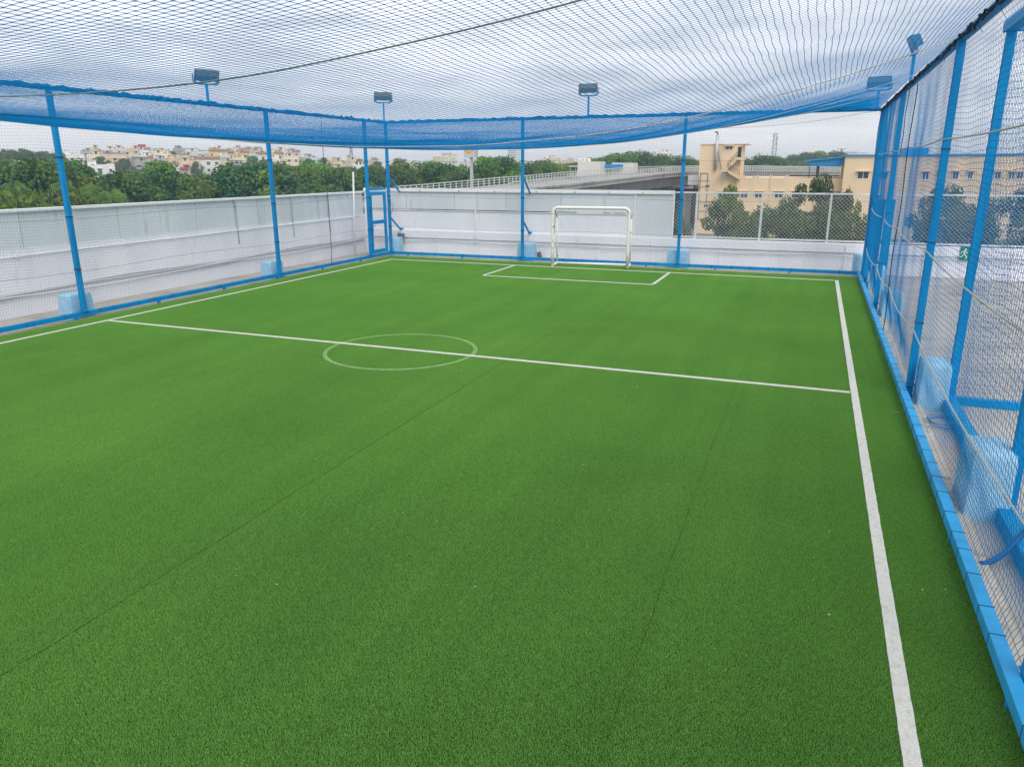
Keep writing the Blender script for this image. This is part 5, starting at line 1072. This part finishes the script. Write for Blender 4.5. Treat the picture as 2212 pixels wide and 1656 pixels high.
# low distant town right of the corner
far_t = [(870, 345, 700, 14), (885, 350, 640, 10), (905, 352, 660, 14), (930, 346, 760, 12), (950, 335, 900, 40), (962, 350, 640, 26), (992, 345, 680, 18), (1010, 350, 620, 22), (1035, 347, 640, 20), (1045, 340, 800, 22), (1130, 346, 760, 22), (1152, 350, 700, 18), (1165, 340, 900, 16), (1190, 336, 980, 22), (1215, 342, 900, 20), (1240, 345, 860, 22), (1262, 340, 940, 18), (1300, 342, 900, 22), (1418, 323, 620, 36), (1625, 330, 760, 22), (1700, 340, 700, 20), (1775, 330, 620, 26), (1795, 321, 560, 32), (1822, 329, 600, 20), (1846, 334, 640, 30)]
for i, (x, y, d, wd) in enumerate(far_t):
    house(x, x + wd, y, d, rnd.choice(['white', 'cream', 'white', 'pale grey', 'peach']), rnd.choice(('black', 'orange', 'white')), 'far away in haze', '%s from left in the low distant town' % (ORD[i] if i < 20 else str(i + 1) + 'th'))
for i, (x0_, x1_, y, d, lb) in enumerate(((1097, 1124, 319, 1400, 'hazy grey apartment slab above the big trees'), (1828, 1868, 327, 1500, 'hazy grey apartment slab right of the mast'), (955, 988, 330, 1300, 'hazy apartment slab behind the shell emblem sign'))):
    p = at_d((x0_ + x1_) / 2, y, d); wd = (x1_ - x0_) / F * d; e = empty('apartment_block', (p.x, p.y, -1), lb, 'apartment block', 'hazy apartment slabs'); e.rotation_euler.z = -math.atan2(p.x, p.y); h = p.z + 1
    MB().box(-wd / 2, wd * .12, 0, 14, 0, h).box(wd * .14, wd / 2, 2, 14, 0, h * .94).build('wall', HM['pale grey'], e)
    for f in range(int(h / 3.2)):
        for c_ in range(6): o = link('window', win_me, e); o.location = (-wd / 2 + (c_ + .5) * wd * .62 / 6, -.01, h - 2 - f * 3.2); o.scale = (1.6, 1, 1)
# lattice masts
def mast(x, ytop, ybot, d, wpx, label, dishes=True):
    p = at_d(x, ytop, d); h = p.z - GZ; w_ = wpx / F * d / 2; e = empty('lattice_mast', (p.x, p.y, GZ), label, 'mast', 'telecom masts'); mb = MB(); n = int(h / 2.4)
    cs = [(-1, -1), (1, -1), (1, 1), (-1, 1)]
    for i in range(n):
        za_, zb_ = h * i / n, h * (i + 1) / n; wa, wb = w_ * (1.6 - .9 * i / n), w_ * (1.6 - .9 * (i + 1) / n)
        for k in range(4):
            a, b = cs[k], cs[(k + 1) % 4]; mb.bar((a[0] * wa, a[1] * wa, za_), (a[0] * wb, a[1] * wb, zb_), .22); mb.bar((a[0] * wa, a[1] * wa, za_), (b[0] * wb, b[1] * wb, zb_), .14); mb.bar((a[0] * wb, a[1] * wb, zb_), (b[0] * wb, b[1] * wb, zb_), .14)
    mb.build('lattice', M_grey, e)
    if dishes:
        for k in range(7): zz = h * (.62 + .05 * k); MB().box(w_ * (1 if k % 2 else -1.5), w_ * (1.5 if k % 2 else -1), -w_ - .3, -w_ + .1, zz, zz + 1.8).build('antenna', M_rail, e)
mast(1676, 288, 345, 420, 7, 'grey lattice telecom mast above the trees right of the stair tower'); mast(758, 316, 350, 600, 4, 'thin lattice mast on the town skyline left of the corner gate'); mast(606, 318, 350, 560, 4, 'thin lattice mast on the skyline right of the second post')
mast(1382, 322, 350, 900, 3, 'thin distant mast on the skyline left of the stair tower', False)

# ------------------------------------------------------------------ small litter on the turf
M_lit = mat('scrap', (.7, .7, .65), .8); g_ = random.Random(8)
lm = MB()
for k in range(34):
    x, y = g_.uniform(-6, 1.3), g_.uniform(4.2, 14); s = g_.uniform(.004, .009)
    lm.add([(x, y, .0125), (x + s * 2, y + s * .4, .015), (x + s * 1.6, y + s * 1.3, .016), (x - s * .2, y + s, .013), (x + s * .8, y + s * .5, .020)], [(0, 1, 4), (1, 2, 4), (2, 3, 4), (3, 0, 4), (3, 2, 1, 0)])
tag(lm.build('litter', M_lit), 'tiny pale scraps scattered on the green turf', None, None, 'stuff')

# ------------------------------------------------------------------ haze
M_h = bpy.data.materials.new('haze_air'); M_h.use_nodes = True; t = M_h.node_tree; t.nodes.clear()
ho = N(t, 'ShaderNodeOutputMaterial'); pv = N(t, 'ShaderNodeVolumePrincipled'); pv.inputs['Color'].default_value = (.88, .92, 1.0, 1); pv.inputs['Density'].default_value = .00045; pv.inputs['Anisotropy'].default_value = .2
L(t, pv.outputs[0], ho.inputs['Volume'])
hzb = MB().box(-2300, 2300, -2300, 2300, GZ - 1.4, 34).build('haze', M_h); tag(hzb, None, None, None, 'stuff')
